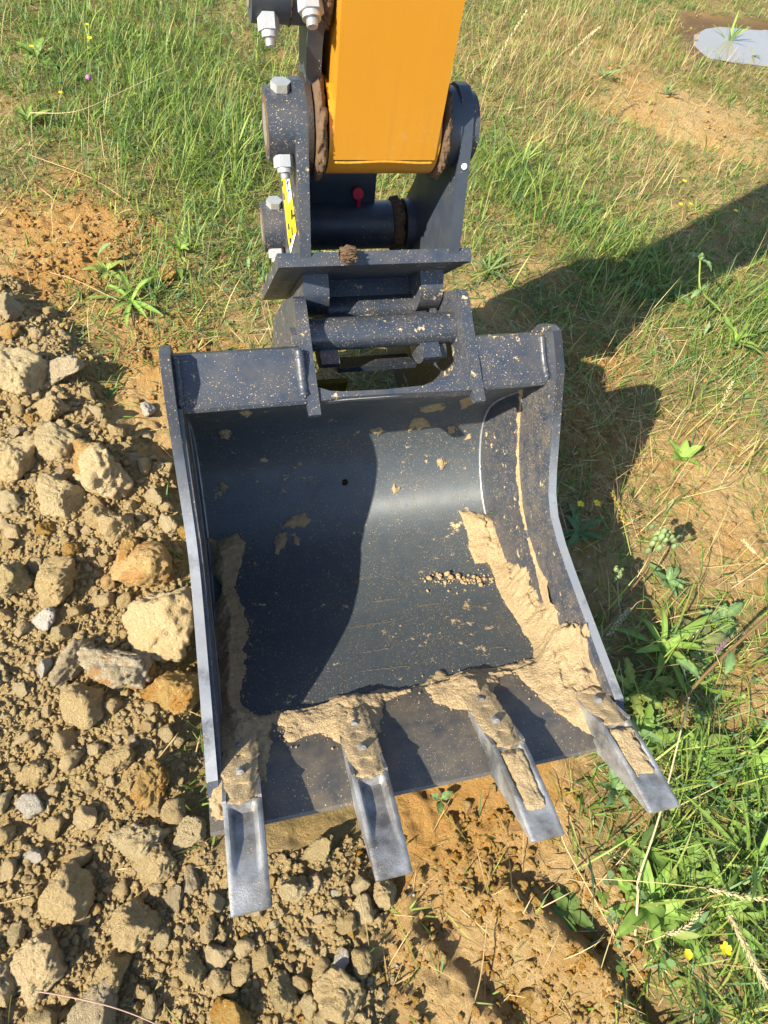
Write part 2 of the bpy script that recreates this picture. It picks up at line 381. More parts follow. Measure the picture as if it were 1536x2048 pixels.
# ------------------------------------------------------------------ ground
G0 = -.27                                              # the level the bucket rests on
def xy(px, py): p = on_z(px, py, G0); return p[0], p[1]
RUB_P = [xy(*p) for p in ((-330, 560), (20, 575), (120, 640), (190, 740), (215, 790), (330, 930), (390, 1300), (430, 1650), (640, 1650), (700, 1660), (760, 1740), (770, 1850), (730, 1920), (840, 2060), (900, 2300), (-500, 2400))]
def blobs(L, x, y):
    s = np.zeros(np.shape(x))
    for px, py, r, wt in L:
        cx, cy = xy(px, py); s = s + wt * np.exp(-((x - cx) ** 2 + (y - cy) ** 2) / (r * r))
    return s
BARE = [(1330, 1440, .07, .6), (1500, 1380, .10, .6), (1290, 1640, .05, .6), (1430, 1960, .08, .5), (1250, 1790, .05, .6), (250, 640, .09, .6), (130, 340, .10, .5), (480, 690, .06, .6), (190, 470, .15, .9), (60, 470, .20, 1), (330, 760, .14, 1), (300, 860, .14, 1), (350, 960, .12, 1), (0, 200, .10, .9), (930, 1600, .17, 1.2), (1000, 1800, .17, 1), (930, 1950, .2, 1), (1210, 1900, .07, .9), (1060, 1560, .1, .7),
        (1290, 200, .26, .8), (1420, 250, .36, 1), (1210, 110, .25, .7), (1200, 720, .16, .45), (1190, 880, .2, .7), (1180, 1120, .15, .75), (1420, 960, .22, .75), (1470, 1110, .18, .7), (1080, 530, .09, .7), (1000, 640, .1, .6), (960, 600, .09, .6), (330, 640, .1, .5), (880, 1700, .12, .7), (1420, 60, .3, .5), (90, 560, .15, .8), (1080, 2040, .15, .9)]
LUSH = [(330, 220, .45, .8), (200, 80, .6, .7), (450, 330, .25, .9), (960, 330, .2, .8), (1050, 420, .28, .7), (1480, 640, .2, .9), (1450, 1600, .25, .75), (1340, 1700, .15, .5), (1480, 1950, .15, .8), (1330, 1330, .10, .7), (1250, 540, .2, .5), (970, 540, .08, .8), (480, 500, .2, .6), (300, 590, .1, .7), (1180, 480, .2, .4)]
DRY = [(1200, 900, .3, 1), (1250, 700, .25, .6), (1150, 90, .5, 1), (1300, 130, .3, 1), (1050, 160, .35, .8), (1000, 1750, .3, .55), (560, 680, .1, .5), (1200, 300, .35, .5), (1420, 1000, .25, .6), (150, 300, .3, .4), (400, 640, .12, .5)]
def rub_w(x, y): return smooth(-.04, .07, poly_sd(RUB_P, x, y) + .07 * fbm(x * 4, y * 4, 0, 4, 3))
PUD = np.array(xy(1500, 82)); 
def pud_d(x, y):
    dx, dy = x - PUD[0] - .05, y - PUD[1]; return np.hypot(dx * .9, dy * 1.7) + .20 * fbm(x * 3.6, y * 3.6, 0, 4, 8)
def height(x, y):
    x = np.asarray(x, float); y = np.asarray(y, float)
    h = G0 + .018 * fbm(x * 1.7, y * 1.7, 0, 3, 1) + .010 * fbm(x * 7, y * 7, 0, 4, 2)
    far = np.hypot(x, y - 1)
    h += .16 * smooth(3.5, 14, far) * fbm(x * .15, y * .15, 0, 2, 4)
    r = rub_w(x, y)
    d1, v1 = cells(x * 11, y * 11, 21); d2, v2 = cells(x * 26, y * 26, 31); d3, v3 = cells(x * 55, y * 55, 41)
    h += r * (.020 * fbm(x * 3, y * 3, 0, 3, 11) + .006 * np.clip(.6 - d1, 0, 1) * v1 + .006 * np.clip(.55 - d2, 0, 1) * (v2 > .3) + .0035 * fbm(x * 48, y * 48, 0, 2, 19))
    bare = np.clip(blobs(BARE, x, y), 0, 1)
    h += bare * (1 - r) * (.010 * np.sqrt(np.clip(.55 - d2, 0, 1)) * (v2 > .55) + .012 * np.abs(fbm(x * 14, y * 14, 0, 4, 15)) - .004)
    for (p, q, amp, wd) in (((880, 1830), (1080, 2060), -.035, .035), ((1010, 1800), (1230, 1960), .03, .04), ((1120, 1790), (1330, 2030), -.035, .03), ((1150, 200), (1536, 330), -.03, .07)):
        (ax, ay), (bx, by) = xy(*p), xy(*q); ex, ey = bx - ax, by - ay; t = np.clip(((x - ax) * ex + (y - ay) * ey) / (ex * ex + ey * ey), 0, 1)
        h += amp * np.exp(-(np.hypot(x - ax - t * ex, y - ay - t * ey) / wd) ** 2)
    h += .035 * rub_w(x, y)
    h += (.0045 + .006 * bare) * fbm(x * 34, y * 34, 0, 3, 18, .6) + .010 * bare * (1 - r) * np.sqrt(np.clip(.5 - d1, 0, 1)) * (v1 > .45)
    h -= .045 * smooth(.55, .10, pud_d(x, y))
    # the trench the bucket sits in
    box = np.minimum(np.minimum(x + .376, .376 - x), np.minimum(y - .185, 1.02 - y))
    h = np.where(box > 0, np.minimum(h, G0 - .01 - .06 * smooth(0, .02, box)), h)
    return h
def axis_pts(lo, hi, step, far_lo, far_hi, g=1.16):
    a = list(np.arange(lo, hi, step)); s = step; v = a[-1]
    while v < far_hi: s *= g; v += s; a.append(v)
    s = step; v = lo; pre = []
    while v > far_lo: s *= g; v -= s; pre.append(v)
    return np.array(pre[::-1] + a)
gx = axis_pts(-1.32, 1.75, .0062, -40, 45, 1.12); gy = axis_pts(-.50, 2.3, .0062, -30, 70, 1.09)
GX, GY = np.meshgrid(gx, gy); HX = height(GX, GY)
nx, ny = len(gx), len(gy); idx = np.arange(nx * ny).reshape(ny, nx)
F = np.stack([idx[:-1, :-1], idx[:-1, 1:], idx[1:, 1:], idx[1:, :-1]], -1).reshape(-1, 4)
me = mesh_np('ground', np.c_[GX.ravel(), GY.ravel(), HX.ravel()], F)
rw = rub_w(GX, GY).ravel(); bw = np.clip(blobs(BARE, GX, GY), 0, 1).ravel()
gw = np.clip((1 - rw) * (1 - bw * 1.2) * (.75 + .6 * fbm(GX * 6, GY * 6, 0, 4, 77).ravel()), 0, 1) * .9
wet = smooth(.68, .48, pud_d(GX, GY)).ravel()
set_col(me, np.c_[rw, gw, wet])
CLAY = [(220, 460, .20, 1), (90, 430, .16, .9), (150, 545, .20, 1), (320, 700, .15, 1), (335, 960, .10, 1), (960, 1610, .13, .9), (870, 1690, .10, .7), (1150, 720, .18, .8), (1190, 890, .18, .8), (1090, 1560, .08, .9), (1250, 230, .18, .6), (620, 1680, .06, .8)]
cl_ = me.attributes.new('Clay', 'FLOAT', 'POINT'); cl_.data.foreach_set('value', np.clip(blobs(CLAY, GX, GY), 0, 1).ravel().astype(np.float32))
g = link('ground', me, M_GROUND); g['kind'] = 'structure'
def gz(x, y): return float(height(np.array([x]), np.array([y]))[0])
def at(px, py, lift=0.0):                               # the point of the ground that the photograph shows at a pixel
    z = G0
    for k in range(12):
        p = on_z(px, py, z + lift); z = .5 * z + .5 * gz(p[0], p[1])
    return np.array([p[0], p[1], z])
# puddle
V = [(0, 0, 0)]; n = 96
for k in range(n):
    t = 2 * math.pi * k / n; lo, hi = 0, 1.2
    for q in range(14):
        md = (lo + hi) / 2; lo, hi = (md, hi) if pud_d(np.array([PUD[0] + .05 + md * math.cos(t)]), np.array([PUD[1] + md * math.sin(t)]))[0] < .44 else (lo, md)
    V.append((lo * math.cos(t), lo * math.sin(t), 0))
zp = gz(PUD[0] + .05, PUD[1]) + .030
o = link('puddle_water', mesh_np('puddle', np.array(V), [(0, 1 + k, 1 + (k + 1) % n) for k in range(n)]), M_WATER, loc=(PUD[0] + .05, PUD[1], zp)); o['kind'] = 'structure'

# ------------------------------------------------------------------ digging bucket
bucket = thing('digging_bucket', 'black four-toothed digging bucket with dry mud caked inside, lying open on the soil', 'bucket', (0, .55, -.25))
XS, T = .357, .018
EDGE = [(.857, -.806), (.874, -.812), (.882, -.826)]    # ear of the side plate
edge_front = [(.857, -.806), (.838, -.818), (.790, -.853), (.783, -.866), (.745, -.917), (.708, -.968), (.672, -1.018), (.640, -1.055), (.600, -1.082), (.540, -1.097), (.474, -1.104), (.366, -1.111), (.222, -1.119)]
inner = [(.800, -.893), (.850, -.958), (.915, -1.05), (.962, -1.135), (.968, -1.20), (.938, -1.275), (.868, -1.345), (.800, -1.378), (.730, -1.389), (.665, -1.385), (.600, -1.369), (.540, -1.347), (.430, -1.289), (.334, -1.231)]
IN = catmull(Z(inner), 7)
def offs(P, d):
    P = np.asarray(P); T_ = np.gradient(P, axis=0); T_ /= np.linalg.norm(T_, axis=1)[:, None]
    return P + np.c_[-T_[:, 1], T_[:, 0]] * d
OUT = offs(IN, .013)
if OUT[len(OUT) // 2][1] > IN[len(IN) // 2][1]: OUT = offs(IN, -.013); NSGN = 1
else: NSGN = -1
NRM = (IN - OUT) / .013                                 # points into the bucket
# shell, gridded across so the hole can be cut
bm = bmesh.new(); add_prism(bm, [tuple(p) for p in IN] + [tuple(p) for p in OUT[::-1]], -XS, XS)
shell = finish(bm, 'shell', M_INNER, bucket, 0, 2, 40)
IL = np.r_[0, np.cumsum(np.hypot(*np.diff(IN, axis=0).T))]
def shell_hit(px, py):                                  # a pixel to (across, along) on the inside of the shell
    d = ray(px, py); best = None
    for i in range(len(IN) - 1):
        (y0, z0), (y1, z1) = IN[i], IN[i + 1]; A = np.array([[d[1], -(y1 - y0)], [d[2], -(z1 - z0)]])
        try: t, u = np.linalg.solve(A, [y0 - CP[1], z0 - CP[2]])
        except Exception: continue
        if -1e-6 <= u <= 1 + 1e-6 and t > 0 and (best is None or t > best[0]): best = (t, IL[i] + u * (IL[i + 1] - IL[i]))
    if best is None:
        t = (IN[-1][1] - .664 * -0 - CP[2]) / d[2]
        (y0, z0) = IN[-1]; A = np.array([[d[1], -.835], [d[2], .554]]); 
        A = np.array([[d[1], .833], [d[2], -.553]]); t, u = np.linalg.solve(A, [y0 - CP[1], z0 - CP[2]]); best = (t, IL[-1] + u)
    return np.array([CP[0] + d[0] * best[0], best[1]])
def shell_pt(s):
    s = np.asarray(s, float); k = np.clip(np.searchsorted(IL, s) - 1, 0, len(IL) - 2); u = (s - IL[k]) / (IL[k + 1] - IL[k])
    P = IN[k] + (IN[k + 1] - IN[k]) * u[..., None]; Nn = NRM[k] + (NRM[k + 1] - NRM[k]) * np.clip(u, 0, 1)[..., None]
    return P, Nn / np.linalg.norm(Nn, axis=-1)[..., None]
hx_, hs_ = shell_hit(690, 965); hp, hn = shell_pt(np.array([hs_]))
bm = bmesh.new(); c0 = Vector((hx_, hp[0][0], hp[0][1])) - origin_of(bucket); nn = Vector((0, hn[0][0], hn[0][1]))
add_cyl(bm, c0 - nn * .05, c0 + nn * .05, .0085, 28); mc = bpy.data.meshes.new('hole_cut'); bm.to_mesh(mc); bm.free()
cut = bpy.data.objects.new('hole_cut', mc); COL.objects.link(cut); cut.location = bucket.location
md = shell.modifiers.new('hole', 'BOOLEAN'); md.object = cut; md.operation = 'DIFFERENCE'; md.solver = 'EXACT'
bpy.context.view_layer.update(); dg = bpy.context.evaluated_depsgraph_get()
me2 = bpy.data.meshes.new_from_object(shell.evaluated_get(dg)); shell.modifiers.clear(); shell.data = me2
if len(me2.materials) == 0: me2.materials.append(M_INNER)
bpy.data.objects.remove(cut)
# side walls with their reinforcing plates inside
back_out = [tuple(p) for p in OUT[::-1]]
side_prof = Z(edge_front) + [(.195, -.018 + ZO - 1.12)] 
side_prof = Z(edge_front + [(.200, -1.136), (.205, -1.152)]) + [tuple(p) for p in offs(IN, -.020 * NSGN * 1.0)[::-4]][:] 
tail = Z([(.985, -1.08), (.965, -.98), (.940, -.90), (.910, -.835), (.880, -.812)])
nf = len(edge_front) + 2
side_prof = side_prof[:nf] + [p for p in side_prof[nf:] if p[1] < ZO - 1.12] + tail
line2 = [(.867, -.977), (.823, -1.046), (.765, -1.112), (.703, -1.160), (.637, -1.188), (.563, -1.201), (.497, -1.216), (.439, -1.232), (.33, -1.222), (.21, -1.148)]
plate_prof = Z([(.800, -.885), (.790, -.872), (.745, -.925), (.708, -.975), (.672, -1.024), (.640, -1.061), (.600, -1.088), (.540, -1.103), (.474, -1.110), (.366, -1.117), (.222, -1.126)]) + Z(line2[::-1])
for s in (-1, 1):
    x0, x1 = sorted((s * XS, s * (XS + T)))
    sw = prism('side_wall', side_prof, x0, x1, [M_EDGE if False else M_BLACK, M_EDGE], bucket, .0025, 2)
    # the front edge is bare worn steel
    e = np.array(Z(edge_front)); off = np.array(origin_of(bucket))
    for f in sw.data.polygons:
        c = np.array(f.center) + off
        if abs(f.normal.x) < .75:
            dmin = min(np.hypot(c[1] - a[0] - t * (bb[0] - a[0]), c[2] - a[1] - t * (bb[1] - a[1])) for a, bb in zip(e[:-1], e[1:]) for t in (0, .25, .5, .75, 1))
            if dmin < .004: f.material_index = 1
    xi0, xi1 = sorted((s * (XS - .007), s * (XS + .001)))
    cp = prism('side_cutter_plate', plate_prof, xi0, xi1, M_DUSTY, sw, .0015, 1)
    weld('weld_bead', [(s * (XS - .006), y, z) for y, z in Z(line2[:9])], .0032, M_INNER, sw, s)
    weld('corner_weld', [(s * (XS - .002), *p) for p in IN[8:-8:6]], .0032, M_EDGE, bucket, s)
# lip plate with a bevelled front
sl = np.array([-.833, .553]); nl = np.array([-.553, -.833]) * -1
b0 = np.array(Z([(.334, -1.231)])[0])
def lp(a, hgt): p = b0 + sl * a + nl * hgt; return (p[0], p[1])
lip = prism('cutting_lip', [lp(-.004, .000), lp(0, .009), lp(.150, .009), lp(.212, -.015), lp(.214, -.021), lp(.150, -.020), lp(-.02, -.016)], -XS - T, XS + T, M_LIP, bucket, .0015, 2, 25)
# top beam and flange
flange = prism('top_beam', Z([(.795, -.890), (.797, -.882), (.812, -.876), (.840, -.866), (.866, -.846), (.884, -.836), (.896, -.842), (.905, -.870), (.92, -.96), (.905, -.962), (.888, -.885), (.868, -.862), (.842, -.880), (.812, -.889)]), -XS, -.1305, M_BLACK, bucket, .0018, 2, 50)
prism('top_beam', Z([(.795, -.890), (.797, -.882), (.812, -.876), (.840, -.866), (.866, -.846), (.884, -.836), (.896, -.842), (.905, -.870), (.92, -.96), (.905, -.962), (.888, -.885), (.868, -.862), (.842, -.880), (.812, -.889)]), .2145, XS, M_BLACK, bucket, .0018, 2, 50)
bm = bmesh.new()
pts = [(-.1075, .796), (-.06, .800), (.03, .799), (.12, .796), (.1915, .794), (.1915, .872), (.150, .826), (.095, .810), (.02, .808), (-.06, .810), (-.085, .813), (-.1075, .822)]
A = [bm.verts.new((x, y, ZO - .884 + .40 * (y - .80))) for x, y in pts]; B = [bm.verts.new((x, y + .004, ZO - .902 + .40 * (y - .80))) for x, y in pts]
bm.faces.new(A); bm.faces.new(B[::-1])
for i in range(len(pts)): bm.faces.new((A[i], B[i], B[(i + 1) % len(pts)], A[(i + 1) % len(pts)]))
finish(bm, 'flange_web', M_BLACK, bucket, .0015, 2)
# ears that take the hitch pins
ear_prof = Z([(.770, -.893), (.783, -.887), (.86, -.851), (.945, -.808), (.968, -.800), (.985, -.803), (1.0, -.816), (1.10, -.905), (1.22, -1.03), (1.33, -1.16), (1.36, -1.25), (1.30, -1.30), (1.0, -1.26), (.955, -1.27), (.985, -1.2), (.985, -1.13), (.935, -1.04), (.87, -.955), (.80, -.905), (.775, -.905)])
for x0, x1 in ((-.130, -.108), (.192, .214)):
    ea = prism('hitch_ear', ear_prof, x0, x1, M_BLACK, bucket, .003, 3)
    xo0, xo1 = (x0 - .010, x0 + .001) if x0 < 0 else (x1 - .001, x1 + .010)
    prism('doubler_plate', Z([(.80, -.893), (.86, -.872), (.925, -.842), (.955, -.85), (1.0, -.92), (.96, -.98), (.91, -.93), (.86, -.91)]), xo0, xo1, M_BLACK, ea, .002, 2)
pin_c = (.955, ZO - .872)
pinA = cyl('ear_pin', (-.1075, *pin_c), (.1915, *pin_c), .0315, M_PIN, bucket, 48)
# weld fillets at the ends of the beam
weld('fillet_weld', [(-.352, y, z) for y, z in Z([(.80, -.880), (.83, -.870), (.86, -.850), (.88, -.835)])], .008, M_BLACK, bucket)
weld('fillet_weld', [(-.134, y, z) for y, z in Z([(.80, -.880), (.83, -.868), (.86, -.846), (.88, -.834)])], .009, M_BLACK, bucket, 2)
weld('fillet_weld', [(.352, y, z) for y, z in Z([(.80, -.880), (.83, -.870), (.86, -.850), (.88, -.835)])], .007, M_BLACK, bucket, 4)

# teeth
TIP = np.array(Z([(.030, -1.036)])[0]); SH = np.array(Z([(.178, -1.082)])[0])
TX = (-.321, -.120, .120, .321)
def tooth_mesh(hw0=.0295, hw1=.0272):
    bm = bmesh.new(); nu, nv = 34, 25; rows = []
    ax = (TIP - SH); L_ = np.linalg.norm(ax); ax = ax / L_; up_ = np.array([ax[1], -ax[0]]); up_ = up_ if up_[1] > 0 else -up_
    for i in range(nu):
        u = i / (nu - 1); hw = hw0 + (hw1 - hw0) * u; row = []
        d = .0125 * smooth(.015, .10, u) * (1 - smooth(.30, .80, u)); camber = .004 * math.sin(math.pi * u)
        for j in range(nv):
            v = -1 + 2 * j / (nv - 1); edge = smooth(.74, .50, abs(v)); hh = camber - d * edge - .0022 * smooth(.86, 1.0, abs(v))
            p = SH + ax * L_ * u + up_ * hh; row.append(bm.verts.new((hw * v, p[0], p[1])))
        rows.append(row)
    brow = []
    for i in range(nu):
        u = i / (nu - 1); hw = hw0 + (hw1 - hw0) * u; th = .060 * (1 - u) ** 1.1 + .007; p = SH + ax * L_ * u - up_ * th
        brow.append([bm.verts.new((hw * v, p[0], p[1])) for v in (-1, 1)])
    for i in range(nu - 1):
        for j in range(nv - 1): bm.faces.new((rows[i][j], rows[i][j + 1], rows[i + 1][j + 1], rows[i + 1][j]))
        bm.faces.new((rows[i][0], rows[i + 1][0], brow[i + 1][0], brow[i][0])); bm.faces.new((rows[i][-1], brow[i][1], brow[i + 1][1], rows[i + 1][-1])); bm.faces.new((brow[i][0], brow[i + 1][0], brow[i + 1][1], brow[i][1]))
    bm.faces.new(rows[0][::-1] + [brow[0][0], brow[0][1]]); bm.faces.new(rows[-1] + [brow[-1][1], brow[-1][0]])
    # cheeks that reach back along the adapter
    for s in (-1, 1):
        x0, x1 = sorted((s * .0235, s * .0296)); add_prism(bm, Z([(.182, -1.080), (.20, -1.098), (.258, -1.147), (.264, -1.156), (.255, -1.162), (.17, -1.125), (.165, -1.095)]), x0, x1)
    return bm
ADP = Z([(.352, -1.238), (.325, -1.205), (.290, -1.176), (.225, -1.122), (.184, -1.088), (.172, -1.10), (.165, -1.132), (.14, -1.132), (.20, -1.180), (.26, -1.215)])
teeth = []
for k, tx in enumerate(TX):
    bm = bmesh.new(); add_prism(bm, ADP, tx - .0225, tx + .0225); ad = finish(bm, 'tooth_adapter', M_LIP, bucket, .003, 2)
    bm = tooth_mesh(); bmesh.ops.translate(bm, verts=bm.verts, vec=(tx, 0, 0)); tt = finish(bm, 'tooth', M_TOOTH, bucket, .0, 2, 40)
    tt['label'] = ['polished steel tooth at the left corner, nearest the camera', 'polished steel tooth with a bare dished face, second from the left', 'steel tooth with its dished face filled with dry mud, third from the left', 'steel tooth at the right corner over the grass, partly muddy'][k]
    for (y, z) in Z([(.276, -1.158), (.225, -1.112)]):
        nd = np.array([-.63, .776]) ; a = Vector((tx, y, z)); nv_ = Vector((0, nd[0], nd[1]))
        bm = bmesh.new(); add_cyl(bm, a - nv_ * .01, a + nv_ * .0028, .0062, 20); add_cyl(bm, a + nv_ * .0028, a + nv_ * .0036, .0034, 16)
        finish(bm, 'tooth_bolt', M_TOOTH, bucket, .0008, 1)
    teeth.append(tt)

# ------------------------------------------------------------------ mud caked in the bucket
def crust(name, parent, x0, x1, s0, s1, res, surf, fn, m=M_MUD, fine=.0042, seed=0):
    nx_, ns_ = max(3, int((x1 - x0) / res)), max(3, int((s1 - s0) / res))
    X, S = np.meshgrid(np.linspace(x0, x1, nx_), np.linspace(s0, s1, ns_)); H = fn(X, S)
    P, Nn = surf(X, S)
    rough_ = fine * fbm(X * 70, S * 70, 0, 5, seed + 50, .75) * smooth(0, .006, H)
    lump = H * (.55 * fbm(X * 26, S * 26, 0, 4, seed + 60) - .5 * np.clip(.10 - np.abs(fbm(X * 19, S * 19, 0, 3, seed + 65)), 0, 1) * 4)
    V = P + Nn * (np.where(H > 0, H + rough_ + lump, -.0025))[..., None]
    id_ = np.arange(X.size).reshape(X.shape); q = np.stack([id_[:-1, :-1], id_[:-1, 1:], id_[1:, 1:], id_[1:, :-1]], -1)
    keep = (np.maximum.reduce([H[:-1, :-1], H[:-1, 1:], H[1:, 1:], H[1:, :-1]]) > 0); q = q[keep]
    used = np.unique(q); remap = np.zeros(X.size, int); remap[used] = np.arange(len(used))
    off = np.array(origin_of(parent)); me_ = mesh_np(name, V.reshape(-1, 3)[used] - off, remap[q]); return link(name, me_, m, parent)
SL = IL[-1]
def surf_shell(X, S):                                   # shell, then the lip plate beyond it
    P2, N2 = shell_pt(np.minimum(S, SL)); over = np.maximum(S - SL, 0)
    stp = smooth(0, .004, over) * .009 - np.maximum(over - .150, 0) * .385
    P2 = P2 + over[..., None] * sl; N2 = np.where((S > SL)[..., None], nl, N2); P2 = P2 + N2 * stp[..., None]
    return np.stack([X, P2[..., 0], P2[..., 1]], -1), np.stack([np.zeros_like(X), N2[..., 0], N2[..., 1]], -1)
def px_poly(pts): return np.array([shell_hit(*p) for p in pts])
def ragged(sd_, X, S, seed, a=.010, f=42): return sd_ + a * fbm(X * f, S * f, 0, 6, seed, .72)
PL = px_poly([(372, 1078), (430, 1080), (472, 1066), (490, 1085), (490, 1112), (478, 1150), (466, 1172), (480, 1200), (494, 1240), (497, 1272), (488, 1302), (494, 1345), (478, 1388), (482, 1405), (505, 1427), (545, 1437), (542, 1500), (535, 1570), (395, 1600)])
PL[0, 0] = PL[-1, 0] = -XS
def f_left(X, S):
    s_ = ragged(poly_sd(PL, X, S), X, S, 1); h = .003 + .008 * (1 - np.exp(-np.maximum(s_, 0) / .03)) + .026 * smooth(.10, 0, X + XS) * smooth(0, .05, s_)
    gap = blobs([], X, S) if False else 0
    hx0, hs0 = shell_hit(425, 1178); s_ = s_ - .05 * np.exp(-(((X - hx0) / .022) ** 2 + ((S - hs0) / .025) ** 2))
    return np.where(s_ > 0, h * smooth(0, .004, s_) + .0005, 0)
crust('dried_mud', bucket, -XS + .001, PL[:, 0].max() + .02, PL[:, 1].min() - .02, min(PL[:, 1].max(), SL + .20), .0026, surf_shell, f_left, seed=3)['label'] = 'brown mud caked along the left wall of the bucket'
PM = px_poly([(505, 1427), (548, 1432), (565, 1424), (610, 1418), (650, 1412), (678, 1396), (735, 1388), (762, 1379), (800, 1380), (845, 1366), (880, 1342), (898, 1352), (932, 1340), (985, 1338), (1066, 1318), (1120, 1330), (1190, 1380), (1215, 1400), (1235, 1440), (1200, 1470), (1150, 1452), (1120, 1436), (1080, 1404), (1048, 1372), (1030, 1352), (1000, 1362), (960, 1440), (940, 1428), (905, 1424), (870, 1412), (845, 1382), (800, 1398), (770, 1412), (760, 1470), (700, 1500), (676, 1492), (640, 1474), (618, 1480), (590, 1492), (572, 1490), (568, 1462), (545, 1455)])
def f_mid(X, S):
    s_ = ragged(poly_sd(PM, X, S), X, S, 5); hump = 0
    for tx in TX: hump = hump + .015 * np.exp(-((X - tx) / .034) ** 2) * smooth(SL - .06, SL + .03, S)
    h = .0025 + .006 * (1 - np.exp(-np.maximum(s_, 0) / .02)) + hump * smooth(0, .015, s_)
    return np.where(s_ > 0, h * smooth(0, .004, s_) + .0005, 0)
crust('dried_mud', bucket, PM[:, 0].min() - .02, min(PM[:, 0].max() + .02, XS + .012), PM[:, 1].min() - .02, PM[:, 1].max() + .02, .0026, surf_shell, f_mid, seed=9)['label'] = 'pale mud caked across the lip between the teeth'
PR = px_poly([(915, 1020), (925, 1042), (934, 1060), (940, 1105), (948, 1128), (975, 1124), (986, 1142), (992, 1172), (1015, 1214), (1040, 1254), (1060, 1284), (1068, 1292), (1066, 1322), (1030, 1350), (1060, 1385), (1150, 1452), (1230, 1440)])
wall_top = np.array(Z([(.880, -1.350), (.799, -1.362), (.639, -1.362), (.591, -1.301), (.534, -1.277), (.466, -1.250), (.419, -1.207), (.374, -1.163), (.34, -1.148), (.30, -1.149), (.26, -1.160), (.235, -1.155)]))
ws, wh = [], []
for p in wall_top:
    dd = np.hypot(*(IN - p).T); k = dd.argmin()
    if k == len(IN) - 1: ws.append(SL + float((p - IN[-1]) @ sl)); wh.append(float((p - IN[-1]) @ nl))
    else: ws.append(IL[k]); wh.append(dd[k])
o_ = np.argsort(ws); ws = np.array(ws)[o_]; wh = np.array(wh)[o_]
PR = np.vstack([PR, [[XS + .05, SL + .13], [XS + .05, ws[0]], [shell_hit(972, 1027)[0] + .002, shell_hit(972, 1027)[1]]]])
def f_right(X, S):
    s_ = ragged(poly_sd(PR, X, S), X, S, 7, .006); Hw = np.interp(S, ws, wh); k = smooth(-.13, 0, X - XS) ** 1.5
    h = .004 + .010 * (1 - np.exp(-np.maximum(s_, 0) / .02)) + Hw * k * smooth(0, .04, s_)
    for tx in TX[3:]: h = h + .012 * np.exp(-((X - tx) / .03) ** 2) * smooth(SL - .02, SL + .05, S)
    return np.where(s_ > 0, h * smooth(0, .004, s_) + .0005, 0)
crust('dried_mud', bucket, PR[:-3, 0].min() - .02, XS + .002, PR[:, 1].min() - .02, SL + .15, .0026, surf_shell, f_right, seed=14)['label'] = 'sunlit pale mud heaped in the right corner of the bucket'
# loose flakes stuck to the back of the shell
flakes = [[(560, 1050), (590, 1030), (612, 1022), (620, 1040), (608, 1056), (592, 1052), (576, 1060)], [(556, 1070), (570, 1062), (574, 1082), (562, 1106), (549, 1104), (548, 1090)], [(588, 1066), (600, 1082), (596, 1088), (586, 1082)],
          [(438, 866), (450, 858), (466, 860), (456, 880), (440, 874)], [(438, 960), (450, 962), (460, 975), (448, 984), (438, 976)], [(815, 848), (830, 838), (852, 836), (860, 852), (832, 858), (818, 860)], [(895, 852), (910, 850), (914, 866), (898, 868)], [(780, 980), (790, 970), (798, 976), (788, 990)],
          [(480, 824), (492, 820), (502, 826), (494, 834)], [(740, 862), (760, 855), (772, 862), (756, 870)], [(872, 920), (884, 915), (896, 925), (882, 938)], [(505, 1120), (514, 1122), (518, 1132), (510, 1134)], [(920, 800), (945, 792), (950, 804), (925, 815)], [(840, 815), (880, 806), (890, 815), (850, 824)]]
for k, fp in enumerate(flakes):
    P = px_poly(fp)
    def f_fl(X, S, P=P, k=k):
        s_ = ragged(poly_sd(P, X, S), X, S, 20 + k, .013, 75) ; return np.where(s_ > 0, .0018 + .004 * smooth(0, .01, s_), 0)
    crust('mud_flake', bucket, P[:, 0].min() - .012, P[:, 0].max() + .012, P[:, 1].min() - .012, P[:, 1].max() + .012, .0018, surf_shell, f_fl, seed=30 + k, fine=.0008)
M_SMEAR = soil_mat('mud_smear', (.075, .07, .065), (.11, .10, .085), (.05, .05, .05), 2, .4)
for k, ((ax_, ay_), (bx_, by_)) in enumerate((((720, 1342), (830, 1330)), ((695, 1256), (795, 1240)), ((690, 1162), (765, 1150)), ((720, 1306), (790, 1294)), ((508, 1286), (552, 1280)), ((525, 1387), (582, 1372)), ((928, 1216), (990, 1204)), ((978, 1297), (1018, 1290)), ((830, 1212), (880, 1206)), ((735, 1205), (800, 1196)))):
    A_, B_ = shell_hit(ax_, ay_), shell_hit(bx_, by_)
    def f_sm(X, S, A_=A_, B_=B_, k=k):
        t = np.clip((X - A_[0]) / (B_[0] - A_[0]), 0, 1); s_ = .0035 * np.sin(np.pi * t) ** .5 - np.abs(S - (A_[1] + (B_[1] - A_[1]) * t)) + .004 * fbm(X * 160, S * 300, 0, 4, 300 + k); return np.where((s_ > 0) & (t > 0) & (t < 1), .0003, 0)
    crust('mud_smear', bucket, A_[0], B_[0], min(A_[1], B_[1]) - .01, max(A_[1], B_[1]) + .01, .0014, surf_shell, f_sm, m=M_SMEAR, seed=310 + k, fine=.0001)
